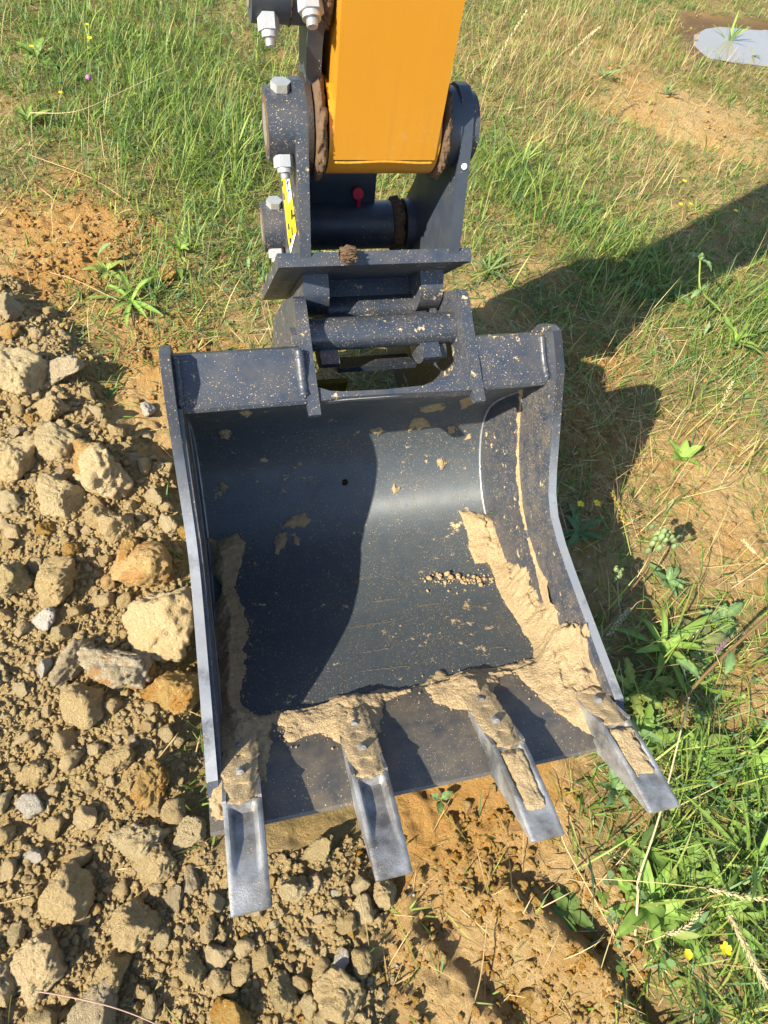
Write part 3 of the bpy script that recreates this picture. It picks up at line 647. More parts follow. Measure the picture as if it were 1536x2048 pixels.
# streak of mud along the ledge of the right side plate
L2 = catmull(Z(line2[:8]), 10); LL = np.r_[0, np.cumsum(np.hypot(*np.diff(L2, axis=0).T))]
def surf_ledge(X, S):
    P2 = np.stack([np.interp(S, LL, L2[:, 0]), np.interp(S, LL, L2[:, 1])], -1); k = np.clip(np.searchsorted(LL, S), 1, len(LL) - 1); t = L2[k] - L2[k - 1]; t = t / np.linalg.norm(t, axis=-1)[..., None]
    n2 = np.stack([-t[..., 1], t[..., 0]], -1); n2 = np.where((n2[..., 1] > 0)[..., None], n2, -n2); P2 = P2 + n2 * X[..., None]
    return np.stack([np.full(X.shape, XS - .0065), P2[..., 0], P2[..., 1]], -1), np.stack([-np.ones(X.shape), np.zeros(X.shape), np.zeros(X.shape)], -1)
def f_ledge(X, S):
    wdt = .004 + .006 * np.maximum(0, fbm(S * 16, S * 0, 0, 3, 41)) + .018 * smooth(.40, .47, S) * smooth(.54, .49, S)
    s_ = wdt - np.abs(X - wdt * .6) + .003 * fbm(X * 150, S * 90, 0, 4, 43); gap = fbm(S * 22, S * 0 + 3, 0, 2, 46) + .60 + smooth(.38, .45, S)
    return np.where((s_ > 0) & (gap > 0), .0015 + .006 * smooth(0, .006, s_), 0)
crust('mud_streak', bucket, -.008, .034, 0, LL[-1], .0016, surf_ledge, f_ledge, seed=44, fine=.001)
# mud on the adapters and in the dished faces of two teeth
AT = np.array(Z([(.352, -1.232), (.325, -1.200), (.290, -1.171), (.225, -1.117), (.180, -1.083), (.168, -1.079)])); AL = np.r_[0, np.cumsum(np.hypot(*np.diff(AT, axis=0).T))]
for k, tx in enumerate(TX):
    def surf_ad(X, S, tx=tx):
        P2 = np.stack([np.interp(S, AL, AT[:, 0]), np.interp(S, AL, AT[:, 1])], -1); n2 = np.broadcast_to(np.array([-.62, .785]), P2.shape)
        return np.stack([X, P2[..., 0], P2[..., 1]], -1), np.stack([np.zeros_like(X), n2[..., 0], n2[..., 1]], -1)
    def f_ad(X, S, tx=tx, k=k):
        wd = .0295 - .006 * smooth(.16, .23, S); front = AL[-1] - .004 - .25 * np.abs(X - tx) ** 1.0
        s_ = np.minimum(wd - np.abs(X - tx), front - S) + .006 * fbm(X * 60, S * 60, 0, 5, 60 + k, .65); s_ = np.minimum(s_, S - .0)
        h = .001 + .0135 * smooth(0, .015, s_)
        for bs in (.125, .195): h = h - .013 * np.exp(-(((X - tx) ** 2 + (S - bs) ** 2) / .009 ** 2))
        return np.where(s_ > 0, np.maximum(h, .0002), 0)
    crust('adapter_mud', bucket, tx - .033, tx + .033, 0, AL[-1], .0018, surf_ad, f_ad, seed=70 + k, fine=.0012)
axT = (TIP - SH) / np.linalg.norm(TIP - SH); upT = np.array([axT[1], -axT[0]]); upT = upT if upT[1] > 0 else -upT
for k, s_end in ((2, .118), (3, .105)):
    def surf_t(X, S):
        P2 = SH + axT * S[..., None] - upT * .0045; return np.stack([X, P2[..., 0], P2[..., 1]], -1), np.stack([np.zeros_like(X), np.full(X.shape, upT[0]), np.full(X.shape, upT[1])], -1)
    def f_t(X, S, k=k, s_end=s_end):
        s_ = np.minimum(np.minimum(.0235 - np.abs(X - TX[k]), S - .009), s_end - S) + (.006 if k == 2 else .012) * fbm(X * 55, S * 55, 0, 5, 80 + k, .7)
        return np.where(s_ > 0, .001 + .0085 * smooth(0, .012, s_), 0)
    crust('tooth_mud', bucket, TX[k] - .024, TX[k] + .024, 0, s_end + .02, .0018, surf_t, f_t, seed=90 + k, fine=.0012)
# soft lump on the left end of the lip
def f_ll(X, S):
    s_ = ragged(np.minimum(np.minimum(X + XS + .016, .058 - (X + XS)), np.minimum(S - SL - .10, SL + .195 - S)), X, S, 95, .022); return np.where(s_ > 0, .002 + .012 * smooth(0, .02, s_), 0)
crust('dried_mud', bucket, -XS - .017, -XS + .06, SL + .08, SL + .205, .002, surf_shell, f_ll, seed=96)['label'] = 'lump of pale mud on the left end of the lip'
# crumbs in the bottom of the bucket: loose, so a thing of their own
def ico(sub):
    bm = bmesh.new(); bmesh.ops.create_icosphere(bm, subdivisions=sub, radius=1.0); V = np.array([v.co[:] for v in bm.verts]); F_ = np.array([[v.index for v in f.verts] for f in bm.faces]); bm.free(); return V, F_
ICO = {k: ico(k) for k in (1, 2, 3, 4, 5)}
def pebble_cloud(name, pts, rad, sub, m, squash=(1, 1, .75), jitter=.3, seed=0):
    V0, F0 = ICO[sub]; n = len(pts); rg = np.random.default_rng(seed); nv = len(V0)
    ang = rg.uniform(0, 2 * np.pi, n); sc = rg.uniform(.7, 1.3, (n, 3)) * np.array(squash)
    D = 1 + jitter * noise3(V0[None, :, 0] * 1.6 + rg.uniform(0, 99, (n, 1)), V0[None, :, 1] * 1.6 + rg.uniform(0, 99, (n, 1)), V0[None, :, 2] * 1.6 + np.zeros((n, 1)), seed)
    W = V0[None] * D[..., None] * sc[:, None] * np.asarray(rad)[:, None, None]; c, s = np.cos(ang)[:, None], np.sin(ang)[:, None]
    W = np.stack([W[..., 0] * c - W[..., 1] * s, W[..., 0] * s + W[..., 1] * c, W[..., 2]], -1) + np.asarray(pts)[:, None]
    F_ = (F0[None] + (np.arange(n) * nv)[:, None, None]).reshape(-1, 3); return link(name, mesh_np(name, W.reshape(-1, 3), F_), m)
cp, cr = [], []
for k in range(190):
    t = random.random() ** .7; px = 838 + t * 150; py = 1160 + random.gauss(-1, 5.5 if random.random() < .7 else 14); r = random.choice((.0007, .001, .0014, .002, .003)) if random.random() < .93 else random.uniform(.004, .0065)
    X, S = shell_hit(px, py); P, Nn = shell_pt(np.array([S])); cp.append((X, P[0][0] + Nn[0][0] * r * .6, P[0][1] + Nn[0][1] * r * .6)); cr.append(r)
for px, py, r in ((855, 1183, .004), (858, 1158, .006), (894, 1150, .0085), (902, 1156, .006), (968, 1160, .005), (880, 1152, .005), (948, 1162, .004), (1010, 1300, .002)):
    X, S = shell_hit(px, py); P, Nn = shell_pt(np.array([S])); cp.append((X, P[0][0] + Nn[0][0] * r * .6, P[0][1] + Nn[0][1] * r * .6)); cr.append(r)
for Q in (PL, PM, PR):                                  # crumbs fallen along the edges of the caked mud
    for k in range(230):
        i = random.randrange(len(Q)); t = random.random(); a_ = Q[i] + (Q[(i + 1) % len(Q)] - Q[i]) * t; X, S = a_[0] + random.gauss(0, .011), a_[1] + random.gauss(0, .011)
        if abs(X) > XS - .004 or not .02 < S < SL + .14: continue
        r = random.choice((.0006, .0008, .0011, .0018)); P, Nn = surf_shell(np.array([[X]]), np.array([[S]])); v = P[0, 0] + Nn[0, 0] * r * .7; cp.append(tuple(v)); cr.append(r)
o = pebble_cloud('soil_crumbs', cp, cr, 2, M_MUD, (1, 1, .85), .3, 5); o['kind'] = 'stuff'; tag(o, 'loose soil crumbs in a line and along the caked mud inside the bucket', 'soil crumbs')

# ------------------------------------------------------------------ quick hitch
hitch = thing('quick_hitch', 'black quick hitch with bolted pin bosses, holding the bucket by its ears', 'quick hitch', (.036, 1.1, .25))
hp_prof = Z([(.997, -.745), (1.012, -.69), (1.030, -.64), (1.056, -.560), (1.074, -.524), (1.095, -.502), (1.120, -.494), (1.148, -.500), (1.172, -.520), (1.19, -.56), (1.235, -.66), (1.265, -.745), (1.290, -.785), (1.308, -.825), (1.305, -.87), (1.285, -.90), (1.25, -.905), (1.22, -.905), (1.10, -.825), (1.03, -.765)])
DP = (1.121, ZO - .562); LPN = (1.245, ZO - .832)
for x0, x1, s in ((-.115, -.095, -1), (.167, .188, 1)):
    pl = prism('hitch_plate', hp_prof, x0, x1, M_CLEAN if s > 0 else M_BLACK, hitch, .003, 3)
    xi0, xi1 = (x1 - .001, x1 + .014) if s < 0 else (x0 - .018, x0 + .001)
    cyl('inner_boss', (xi0, *DP), (xi1, *DP), .062, M_CLEAN, pl, 48, bev=.002); cyl('inner_boss', (xi0, *LPN), (xi1, *LPN), .052, M_CLEAN, pl, 48, bev=.002)
    for c, r in ((DP, .055), (LPN, .049)):
        xo0, xo1 = (x0 - .042, x0 + .001) if s < 0 else (x1 - .001, x1 + .014)
        bs = cyl('pin_boss', (xo0, *c), (xo1, *c), r, M_BLACK, hitch, 48, bev=.003)
        if s < 0:
            cyl('pin_end', (xo0 - .0015, *c), (xo0 + .01, *c), r * .66, M_PINFACE, bs, 32, bev=.001)
            rough_ring('greasy_rim', xo0 - .002, xo0 + .002, c[0], c[1], r * .80, M_RUST, bs, .002, 3)
            bolt('boss_bolt', (xo0 + .026, c[0], c[1] + r - .001), (0, 0, 1), .0165, bs, .012, 0.0)
            bolt('boss_nut', (xo0 + .024, c[0] - r * .80, c[1] - r * .52), (0, -.62, -.78), .0175, bs, .018, .016)
DOT = on_x(930, 323, .188)
# cross plate, sloping down towards the back
cs = np.array([.70, -.714]); cn = np.array([.714, .70])
fp = np.array(Z([(.990, -.742)])[0])
def cpq(a, h): p = fp + cs * a + cn * h; return (p[0], p[1])
prism('cross_plate', [cpq(0, 0), cpq(0, .024), cpq(.50, .024), cpq(.50, 0)], -.155, .213, M_BLACK, hitch, .0025, 2)
claw = Z([(1.062, -.806), (1.036, -.832), (1.028, -.86), (1.036, -.892), (1.052, -.912), (1.10, -.955), (1.20, -1.02), (1.30, -1.12), (1.32, -1.11), (1.20, -.962)])
for x0, x1 in ((-.100, -.050), (.140, .188)):
    cl = prism('claw_block', claw, x0, x1, M_BLACK, hitch, .006, 3)
prism('claw_cheek', Z([(1.06, -.81), (1.045, -.84), (1.05, -.88), (1.10, -.95), (1.25, -1.05), (1.2, -.97)]), .190, .1915, M_BLACK, hitch, 0)
prism('recess_plate', Z([(1.132, -.862), (1.068, -.900), (1.060, -.915), (1.08, -.925), (1.15, -.885)]), -.0495, .1395, M_BLACK, hitch, .002, 2)
cyl('rear_pin', (-.0495, 1.075, ZO - .918), (.1395, 1.075, ZO - .918), .030, M_PIN, hitch, 40)
def jaw(a0, a1, r0, r1, n=18): return circ(pin_c[0], pin_c[1], r1, a0, a1, n) + circ(pin_c[0], pin_c[1], r0, a1, a0, n)
prism('hook', jaw(-10, -162, .0325, .064), -.086, -.050, M_PIN, hitch, .003, 2)
prism('hook', jaw(-10, -168, .0325, .068), .118, .156, M_PIN, hitch, .003, 2)
prism('hook_cheek', jaw(0, -150, .0325, .060), .160, .174, M_BLACK, hitch, .002, 2)
prism('hook_bar', Z([(.918, -.930), (.919, -.943), (.99, -.985), (.992, -.972)]), -.0478, .1178, M_PIN, hitch, .0015, 2)
prism('rear_web', Z([(1.025, -1.085), (1.037, -1.082), (1.075, -1.185), (1.063, -1.19)]), -.105, .005, M_PAINTED_REFLECTION, hitch, .002, 2)
bm = bmesh.new(); bmesh.ops.create_uvsphere(bm, u_segments=20, v_segments=10, radius=.0055); bmesh.ops.scale(bm, vec=(1, 1, .3), verts=bm.verts)
bmesh.ops.rotate(bm, verts=bm.verts, cent=(0, 0, 0), matrix=Matrix.Rotation(R(60), 3, 'X')); bmesh.ops.translate(bm, verts=bm.verts, vec=(.1785, 1.046, ZO - .590)); finish(bm, 'paint_dot', M_WHITE, hitch)
# welds and a dab of soil
weld('fillet_weld', [(-.093, y, z) for y, z in Z([(1.0, -.735), (1.03, -.755), (1.07, -.79)])], .010, M_BLACK, hitch)
weld('fillet_weld', [(-.122, y, z) for y, z in Z([(1.0, -.735), (1.04, -.765), (1.1, -.82)])], .009, M_BLACK, hitch, 3)
# warning sticker on the left plate, seen nearly edge-on
bm = bmesh.new(); xs = -.1158; off = origin_of(hitch)
def stick(pts, mi, dx):
    vs_ = [bm.verts.new((xs - dx, *(on_x(px, py, xs)[1:]))) for px, py in pts]; f = bm.faces.new(vs_); f.material_index = mi
stick([(561, 343), (577, 339), (593, 462), (581, 508), (576, 480)], 0, 0)
stick([(570, 345), (576, 343), (584, 395), (577, 408)], 2, .0003)
stick([(588, 470), (592, 466), (582, 506), (580, 498)], 2, .0003)
for q in ([(571, 350), (574, 350), (578, 385), (577, 388)], [(573, 366), (578, 360), (579, 364), (574, 371)], [(576, 378), (581, 380), (581, 383), (577, 383)]): stick(q, 3, .0006)
for q in ([(564, 362), (566, 361), (567, 372), (565, 373)], [(567, 386), (569, 386), (570, 400), (568, 400)], [(582, 420), (585, 418), (586, 438), (583, 440)], [(576, 448), (578, 446), (580, 458), (577, 460)], [(583, 455), (585, 453), (586, 470), (584, 472)], [(579, 476), (583, 476), (583, 486), (580, 486)], [(586, 430), (589, 428), (589, 434), (587, 435)]): stick(q, 1, .0006)
finish(bm, 'warning_sticker', [M_YEL, M_INK, M_WHITE, M_BLUE], hitch, 0)['label'] = 'yellow, white and blue warning sticker'
rough = rough_ring('soil_dab', .0, .030, 0, 0, .012, M_RUST, None, .004, 12); rough.parent = hitch; p = on_x(680, 520, -.03); rough.location = Vector((-.045, .992, ZO - .720)) - origin_of(hitch)

# ------------------------------------------------------------------ bucket link
blink = thing('bucket_link', 'black bucket link with a red grease cap, between the hitch plates under the arm', 'linkage', (.02, 1.3, .25))
cyl('link_boss', (-.080, *LPN), (.118, *LPN), .0485, M_CLEAN, blink, 56, bev=.003)
arm_p = Z([(1.262, -.82), (1.250, -.785), (1.262, -.70), (1.275, -.60), (1.275, -.46), (1.34, -.46), (1.345, -.60), (1.325, -.83), (1.28, -.85)])
bm = bmesh.new(); add_prism(bm, arm_p, -.066, .082); finish(bm, 'link_arm', M_CLEAN, blink, .016, 4, 50)
rough_ring('greasy_collar', .118, .146, LPN[0], LPN[1], .056, M_RUST, blink, .007, 5)
gp = on_x(712, 382, .0); gpt = Vector((.0025, 1.230, 0)); d = ray(712, 380); t = 1.258 / d[1]; gpt = Vector((CP[0] + d[0] * t, 1.258, CP[2] + d[2] * t)); fn = Vector((0, -.97, .22)).normalized()
cyl('grease_nipple', gpt, gpt + fn * .018 + Vector((0, 0, -.004)), .0105, M_RUST, blink, 20)
bm = bmesh.new(); add_cyl(bm, gpt + fn * .017, gpt + fn * .024, .0115, 24); cap = finish(bm, 'grease_cap', M_RED, blink, .002, 2)
bm = bmesh.new(); q0 = gpt + fn * .0215; add_cyl(bm, q0 + Vector((.002, 0, -.008)), q0 + Vector((.004, .006, -.030)), .0042, 12, .0055); finish(bm, 'cap_tab', M_RED, cap, .001, 1)
# ------------------------------------------------------------------ side link with its upper boss
slink = thing('side_link', 'black side link with zinc lock bolts, left of the orange arm', 'linkage', (-.11, 1.15, .6))
UB = (1.13, ZO - .368)
bar = Z([(1.085, -.40), (1.10, -.44), (1.105, -.52), (1.115, -.60), (1.19, -.72), (1.26, -.84), (1.31, -.84), (1.26, -.70), (1.20, -.58), (1.175, -.50), (1.18, -.44), (1.185, -.40), (1.17, -.36), (1.10, -.36)])
prism('link_bar', bar, -.094, -.070, M_CLEAN, slink, .006, 3)
prism('link_bar', Z([(1.17, -.42), (1.20, -.44), (1.215, -.50), (1.25, -.62), (1.33, -.80), (1.30, -.86), (1.20, -.66), (1.17, -.52)]), -.068, -.057, M_CLEAN, slink, .003, 2)
ub = cyl('link_boss', (-.118, *UB), (-.060, *UB), .052, M_CLEAN, slink, 48, bev=.003)
cyl('pin_boss', (-.175, *UB), (-.120, *UB), .052, M_CLEAN, slink, 48, bev=.004)
rough_ring('greasy_seam', -.122, -.116, UB[0], UB[1], .054, M_GREASE, slink, .003, 8)
rough_ring('greasy_collar', -.078, -.060, UB[0], UB[1], .058, M_RUST, slink, .006, 9)
cyl('pin_end', (-.177, *UB), (-.17, *UB), .034, M_PINFACE, ub, 32)
bolt('lock_nut', (-.152, UB[0] - .038, UB[1] - .030), (0, -.62, -.78), .0155, slink, .020, .018)
bolt('lock_nut', (-.094, UB[0] - .050, UB[1] - .004), (0, -.75, -.66), .0185, slink, .018, .018)

# ------------------------------------------------------------------ the arm
arm = thing('excavator_arm', 'glossy orange excavator arm coming down into the hitch, with greasy soil round its pin', 'excavator arm', (.033, 1.12, .55))
bm = bmesh.new(); x0, x1, y0, y1, z0, z1 = -.056, .122, 1.047, 1.235, ZO - .580, ZO + .75
v = [bm.verts.new(p) for p in ((x0, y0, z0), (x1, y0, z0), (x1, y1, z0), (x0, y1, z0), (x0, y0 - .012, z1), (x1, y0 - .012, z1), (x1, y1 + .12, z1), (x0, y1 + .12, z1))]
for f in ((0, 1, 2, 3), (4, 7, 6, 5), (0, 4, 5, 1), (1, 5, 6, 2), (2, 6, 7, 3), (3, 7, 4, 0)): bm.faces.new([v[i] for i in f])
beam = finish(bm, 'arm_beam', M_ORANGE, arm, .006, 4, 40)
cyl('arm_boss', (-.062, *DP), (.128, *DP), .0725, M_ORANGE, arm, 64, bev=.003)
weld('weld_bead', [(x, 1.0475, ZO - .584 + .0012 * math.sin(x * 47)) for x in np.linspace(-.054, .120, 9)], .0022, M_ORANGE, arm)
rough_ring('greasy_collar', -.086, -.064, DP[0], DP[1], .083, M_RUST, arm, .006, 2)
rough_ring('greasy_collar', .130, .148, DP[0], DP[1], .080, M_RUST, arm, .006, 6)
cyl('bush', (-.0955, *DP), (-.087, *DP), .074, M_GREASE, arm, 40)
#STONES
# ------------------------------------------------------------------ stones and clods
def clod(sub, seed, planes=11, soft=.10, rough_=.10, pit=.06, flat=(1, .85, .7)):
    V0, F0 = ICO[sub]; rg = np.random.default_rng(seed)
    Nn = rg.normal(size=(planes, 3)); Nn /= np.linalg.norm(Nn, axis=1)[:, None]; d = rg.uniform(.62, 1.0, planes)
    dots = np.maximum(V0 @ Nn.T, .02); rr = d[None] / dots; r = -soft * np.log(np.exp(-np.minimum(rr, 4) / soft).sum(1)); r = np.clip(r, .35, 1.25)
    P = V0 * r[:, None]; o = seed * 7.31
    n1 = fbm(P[:, 0] * 1.7 + o, P[:, 1] * 1.7, P[:, 2] * 1.7, 3, seed); n2 = fbm(P[:, 0] * 5 + o, P[:, 1] * 5, P[:, 2] * 5, 4, seed + 3, .65)
    r = r * (1 + rough_ * 1.2 * n1 + rough_ * n2) - pit * np.clip(fbm(P[:, 0] * 8 + o, P[:, 1] * 8, P[:, 2] * 8, 3, seed + 6) - .12, 0, 1) * 2
    P = V0 * r[:, None] * np.array(flat) * rg.uniform(.9, 1.1, 3); return mesh_np('clod', P, F0)
STONES = []
def put_stone(me_, m, x, y, r, label, group, name='stone', cat='stone', sink=.30, tilt=.5, loc_z=None, rot=None):
    mm = me_.copy() if False else me_
    ob = bpy.data.objects.new(name, mm); COL.objects.link(ob); ob.location = (x, y, (gz(x, y) if loc_z is None else loc_z) + r * (.75 - sink * 1.5))
    ob.rotation_euler = rot or (random.uniform(-tilt, tilt), random.uniform(-tilt, tilt), random.uniform(0, 6.28)); ob.scale = (r, r, r)
    tag(ob, label, cat, group); STONES.append((x, y, r)); return ob
KINDS = {}
def variants(kind, sub, n, **k):
    key = (kind, sub)
    if key not in KINDS:
        L = []
        for i in range(n):
            q = clod(sub, 100 + 37 * i + len(kind) * 11 + sub * 5, planes=random.choice((8, 10, 12, 15)), soft=random.uniform(.05, .14), rough_=random.uniform(.08, .17), pit=random.uniform(.03, .11)); q.materials.append(M_ST[kind]); L.append(q)
        KINDS[key] = L
    return KINDS[key]
BIG = [ # px, py, diameter in px, kind, label
 (18, 612, 74, 'grey', 'rounded grey-tan stone cut by the left edge of the photo, beside orange soil'), (40, 752, 104, 'pale', 'rough pale boulder at the left edge, largest of the upper rubble'),
 (127, 738, 74, 'grey', 'flat grey stone with its near face in shadow, right of the pale boulder'), (106, 822, 52, 'tan', 'small upright tan block standing on the pale craggy stone'),
 (113, 892, 78, 'pale', 'pale round craggy stone below the small upright block'), (30, 922, 104, 'tan', 'big smooth tan boulder at the left edge below the pale craggy stone'),
 (185, 910, 68, 'orange', 'orange-tan oblong stone right of the pale craggy stone'), (212, 953, 100, 'tan', 'large tan stone sloping down under the orange-tan oblong'),
 (122, 992, 82, 'pale', 'pale crusty stone left of the large sloping tan one'), (22, 1000, 48, 'pale', 'small pale crumbly stone at the left edge under the big smooth boulder'),
 (32, 1155, 80, 'pale', 'pale knobbly stone at the left edge, beside a rounded tan one'), (114, 1156, 92, 'tan', 'rounded tan stone with a pitted top, right of the pale knobbly one'),
 (300, 1130, 130, 'orange', 'flat yellowish slab leaning behind the big clod by the bucket'), (322, 1236, 158, 'tan', 'biggest clod against the left wall of the bucket'),
 (235, 1326, 112, 'mixed', 'angular white and orange rock below the big clod by the bucket'), (150, 1315, 84, 'grey', 'grey streaky slab wedged left of the white and orange rock'),
 (165, 1412, 82, 'tan', 'egg-shaped tan clod below the white and orange rock'), (96, 1232, 42, 'white', 'white pebble among small tan clods near the left edge'),
 (355, 1380, 90, 'orange', 'yellow-orange crumbling clod beside the lower left bucket wall'), (262, 1095, 62, 'orange', 'yellow-orange clod on top of the leaning slab'),
 (205, 1035, 52, 'tan', 'tan nub between the large sloping stone and the slab'), (240, 1050, 60, 'tan', 'rough tan clod just above the yellowish slab'),
 (318, 1716, 80, 'tan', 'faceted tan stone left of the tooth nearest the camera'), (280, 1672, 84, 'pale', 'pale rough clod behind the faceted tan stone'),
 (127, 1782, 100, 'tan', 'tan block with a split lower edge, left foreground'), (262, 1838, 92, 'tan', 'pointed tan clod left of the tip of the nearest tooth'),
 (92, 1915, 128, 'tan', 'largest clod of the lower left foreground'), (225, 1935, 76, 'tan', 'crusty clod right of the largest foreground clod'),
 (10, 1955, 84, 'tan', 'tan clod cut by the left edge beside the largest foreground clod'), (680, 1975, 86, 'tan', 'oblong tan clod standing alone at the bottom below the second tooth'),
 (72, 1708, 32, 'white', 'chalk white pebble above the split tan block'), (303, 1556, 66, 'orange', 'orange-tan clod left of the end of the bucket lip'),
 (195, 2020, 110, 'grey', 'grey-white stone at the bottom edge under a thin root'), (470, 2035, 90, 'orange', 'bright orange clod at the bottom edge'),
 (770, 1778, 56, 'tan', 'round tan clod right under the tip of the second tooth'), (297, 822, 30, 'white', 'white pebble on bare soil just left of the top of the bucket wall'),
 (294, 872, 24, 'pale', 'pale pebble on bare soil beside the upper bucket wall'), (312, 994, 34, 'pale', 'small tan-white cobble on orange soil beside the bucket wall'),
 (340, 1044, 40, 'pale', 'pale pointed cobble touching the middle of the bucket wall'), (370, 1062, 36, 'orange', 'small orange clod pressed against the bucket wall'),
 (235, 1520, 56, 'tan', 'tan clod in the middle of the rubble above the orange-tan one'), (75, 1540, 60, 'tan', 'rounded tan clod in the gravel near the left edge at tooth height'),
 (385, 1930, 62, 'tan', 'tall tan clod in the bottom gravel below the nearest tooth tip'), (560, 1975, 56, 'pale', 'pale lump in the bottom gravel left of the standing oblong clod'),
 (380, 1662, 54, 'pale', 'pale flat clod just left of the nearest tooth'), (640, 1690, 60, 'pale', 'pale clod between the first and second tooth'), (585, 1775, 54, 'pale', 'pale lumpy clod in the gap right of the nearest tooth'),
 (335, 550, 40, 'orange', 'dark orange crumbly clod lying in the grass left of the hitch'),
 (350, 1790, 52, 'grey', 'white-grey stone tucked behind the pointed clod'), (440, 1905, 44, 'tan', 'squat tan clod below the tip of the nearest tooth')]
for k, (px, py, dpx, kind, lab) in enumerate(BIG):
    p = at(px, py + dpx * .12); dep = float((p - CP) @ FW); r = dpx * dep / FPX * .5 * .92
    big = clod(5 if dpx > 50 else 4, (1403 if dpx == 128 else 900 + k * 13), planes=9 + k % 7, soft=.05 + .02 * (k % 4), rough_=.13 + .02 * (k % 4), pit=.06 + .02 * (k % 3), flat=(1.1, .92, .85) if kind != 'grey' else (1.15, .8, .6)); big.materials.append(M_ST[kind])
    put_stone(big, M_ST[kind], p[0], p[1], r * 1.06, lab, 'rubble stones left of the bucket', 'stone' if kind in ('pale', 'grey', 'white', 'mixed') else 'clod', 'stone' if kind in ('pale', 'grey', 'white', 'mixed') else 'clod', sink=.26, tilt=.35)
def proj(P):
    v = np.asarray(P, float) - CP; d = v @ FW; return 768 + FPX * (v @ RT) / d, 1024 - FPX * (v @ UP) / d, d
BOX = lambda x, y, m=0.0: (abs(x) < .385 + m) and (.10 - m < y < 1.03 + m)
def free(x, y, r, f=.8): return all((x - a) ** 2 + (y - b) ** 2 > (f * (r + c)) ** 2 for a, b, c in STONES)
SHORT = ['rounded grey-tan edge stone', 'rough pale boulder', 'flat shadowed stone', 'small upright block', 'pale round craggy stone', 'big smooth boulder', 'orange-tan oblong', 'large sloping stone', 'pale crusty stone', 'pale crumbly edge stone', 'pale knobbly stone',
    'pitted tan stone', 'yellowish slab', 'biggest clod', 'white and orange rock', 'streaky slab', 'egg-shaped clod', 'white pebble', 'yellow crumbling clod', 'clod on the slab', 'tan nub', 'rough tan clod', 'faceted tan stone', 'pale clod behind the faceted stone', 'split tan block', 'pointed clod',
    'largest foreground clod', 'crusty foreground clod', 'edge clod at lower left', 'standing oblong clod', 'chalk white pebble', 'orange-tan clod by the lip', 'grey-white bottom stone', 'bright orange bottom clod', 'clod under the second tooth', 'white pebble by the bucket top', 'pale pebble by the wall', 'tan-white cobble',
    'pointed cobble', 'orange clod at the wall', 'tan clod in mid rubble', 'rounded clod in the gravel', 'tall tan clod', 'pale lump', 'flat pale clod by the first tooth', 'pale clod between the teeth', 'lumpy clod by the first tooth', 'grass clod', 'stone behind the pointed clod', 'squat clod']
SXY = [(b[0], b[1]) for b in BIG]; USED = {}
def where(px, py):
    k = min(range(len(SXY)), key=lambda q: math.hypot(px - SXY[q][0], py - SXY[q][1])); a = math.degrees(math.atan2(-(py - SXY[k][1]), px - SXY[k][0])) % 360
    return ('right of', 'above and right of', 'above', 'above and left of', 'left of', 'below and left of', 'below', 'below and right of')[int((a + 22.5) // 45) % 8] + ' the ' + SHORT[k]
cnt = 0; tries = 0
sizes = sorted([.0095 + .0155 * random.random() ** 2.1 for _ in range(310)], reverse=True)
while cnt < len(sizes) and tries < 40000:
    tries += 1; x, y = random.uniform(-1.5, .40), random.uniform(-.50, 1.9); px, py, d = proj((x, y, G0))
    if not ((-60 < px < 1000 or (px > -260 and random.random() < .12)) and 540 < py < 2090) or BOX(x, y, .02): continue
    if rub_w(np.array([x]), np.array([y]))[0] < .5: continue
    r = sizes[cnt]
    if not free(x, y, r): continue
    kind = random.choices(('tan', 'pale', 'orange', 'grey', 'white'), (66, 19, 7, 6, 2))[0]
    sz = 'mid-sized' if r > .0165 else 'small' if r > .0118 else 'tiny'
    cn = {'tan': 'tan clod', 'pale': 'pale stone', 'orange': 'orange clod', 'grey': 'greyish stone', 'white': 'white pebble'}[kind]
    lab = f'{sz} {cn} {where(px, py)}'; USED[lab] = USED.get(lab, 0) + 1
    for adj in ('lumpy', 'rounded', 'flattish', 'angular', 'crumbly', 'pitted', 'dusty', 'half-buried'):
        if USED[lab] == 1: break
        lab = f'{sz} {adj} {cn} {where(px, py)}'; USED[lab] = USED.get(lab, 0) + 1
    put_stone(random.choice(variants(kind, 4, 12 if kind == 'tan' else 4)), None, x, y, r, lab, 'clods and stones of the rubble', 'clod' if 'clod' in cn else 'stone', cn.split()[1], sink=.28, tilt=.8); cnt += 1
# gravel too small and too many to pick apart
def scatter(n, rlo, rhi, dens, seed, pw=2.2, box=(-1.75, 2.0, -.65, 2.4)):
    rg = np.random.default_rng(seed); X = rg.uniform(box[0], box[1], n * 10); Y = rg.uniform(box[2], box[3], n * 10); w_ = dens(X, Y); px, py, d = proj(np.c_[X, Y, np.full_like(X, G0)])
    ok = (rg.random(len(X)) < w_) & (px > -460) & (px < 1660) & (py < 2260) & ~((np.abs(X) < .385) & (Y > .12) & (Y < 1.03)); X, Y = X[ok][:n], Y[ok][:n]
    r = rlo + (rhi - rlo) * rg.random(len(X)) ** pw; return np.c_[X, Y, height(X, Y) + r * .28], r
def col_cloud(name, pts, r, sub, m, **k):
    o = pebble_cloud(name, pts, r, sub, m, **k); o['kind'] = 'stuff'; return o
P_, r_ = scatter(8800, .0036, .0085, rub_w, 31, 1.9); col_cloud('gravel', P_, r_, 2, M_GR['tan'], jitter=.85, seed=3)
P_, r_ = scatter(1200, .004, .008, rub_w, 33, 1.6); col_cloud('gravel', P_, r_, 2, M_GR['pale'], jitter=.85, seed=4)
P_, r_ = scatter(29000, .0013, .0042, rub_w, 32, 1.5); col_cloud('gravel', P_, r_, 1, M_GR['tan'], jitter=.75, seed=6)
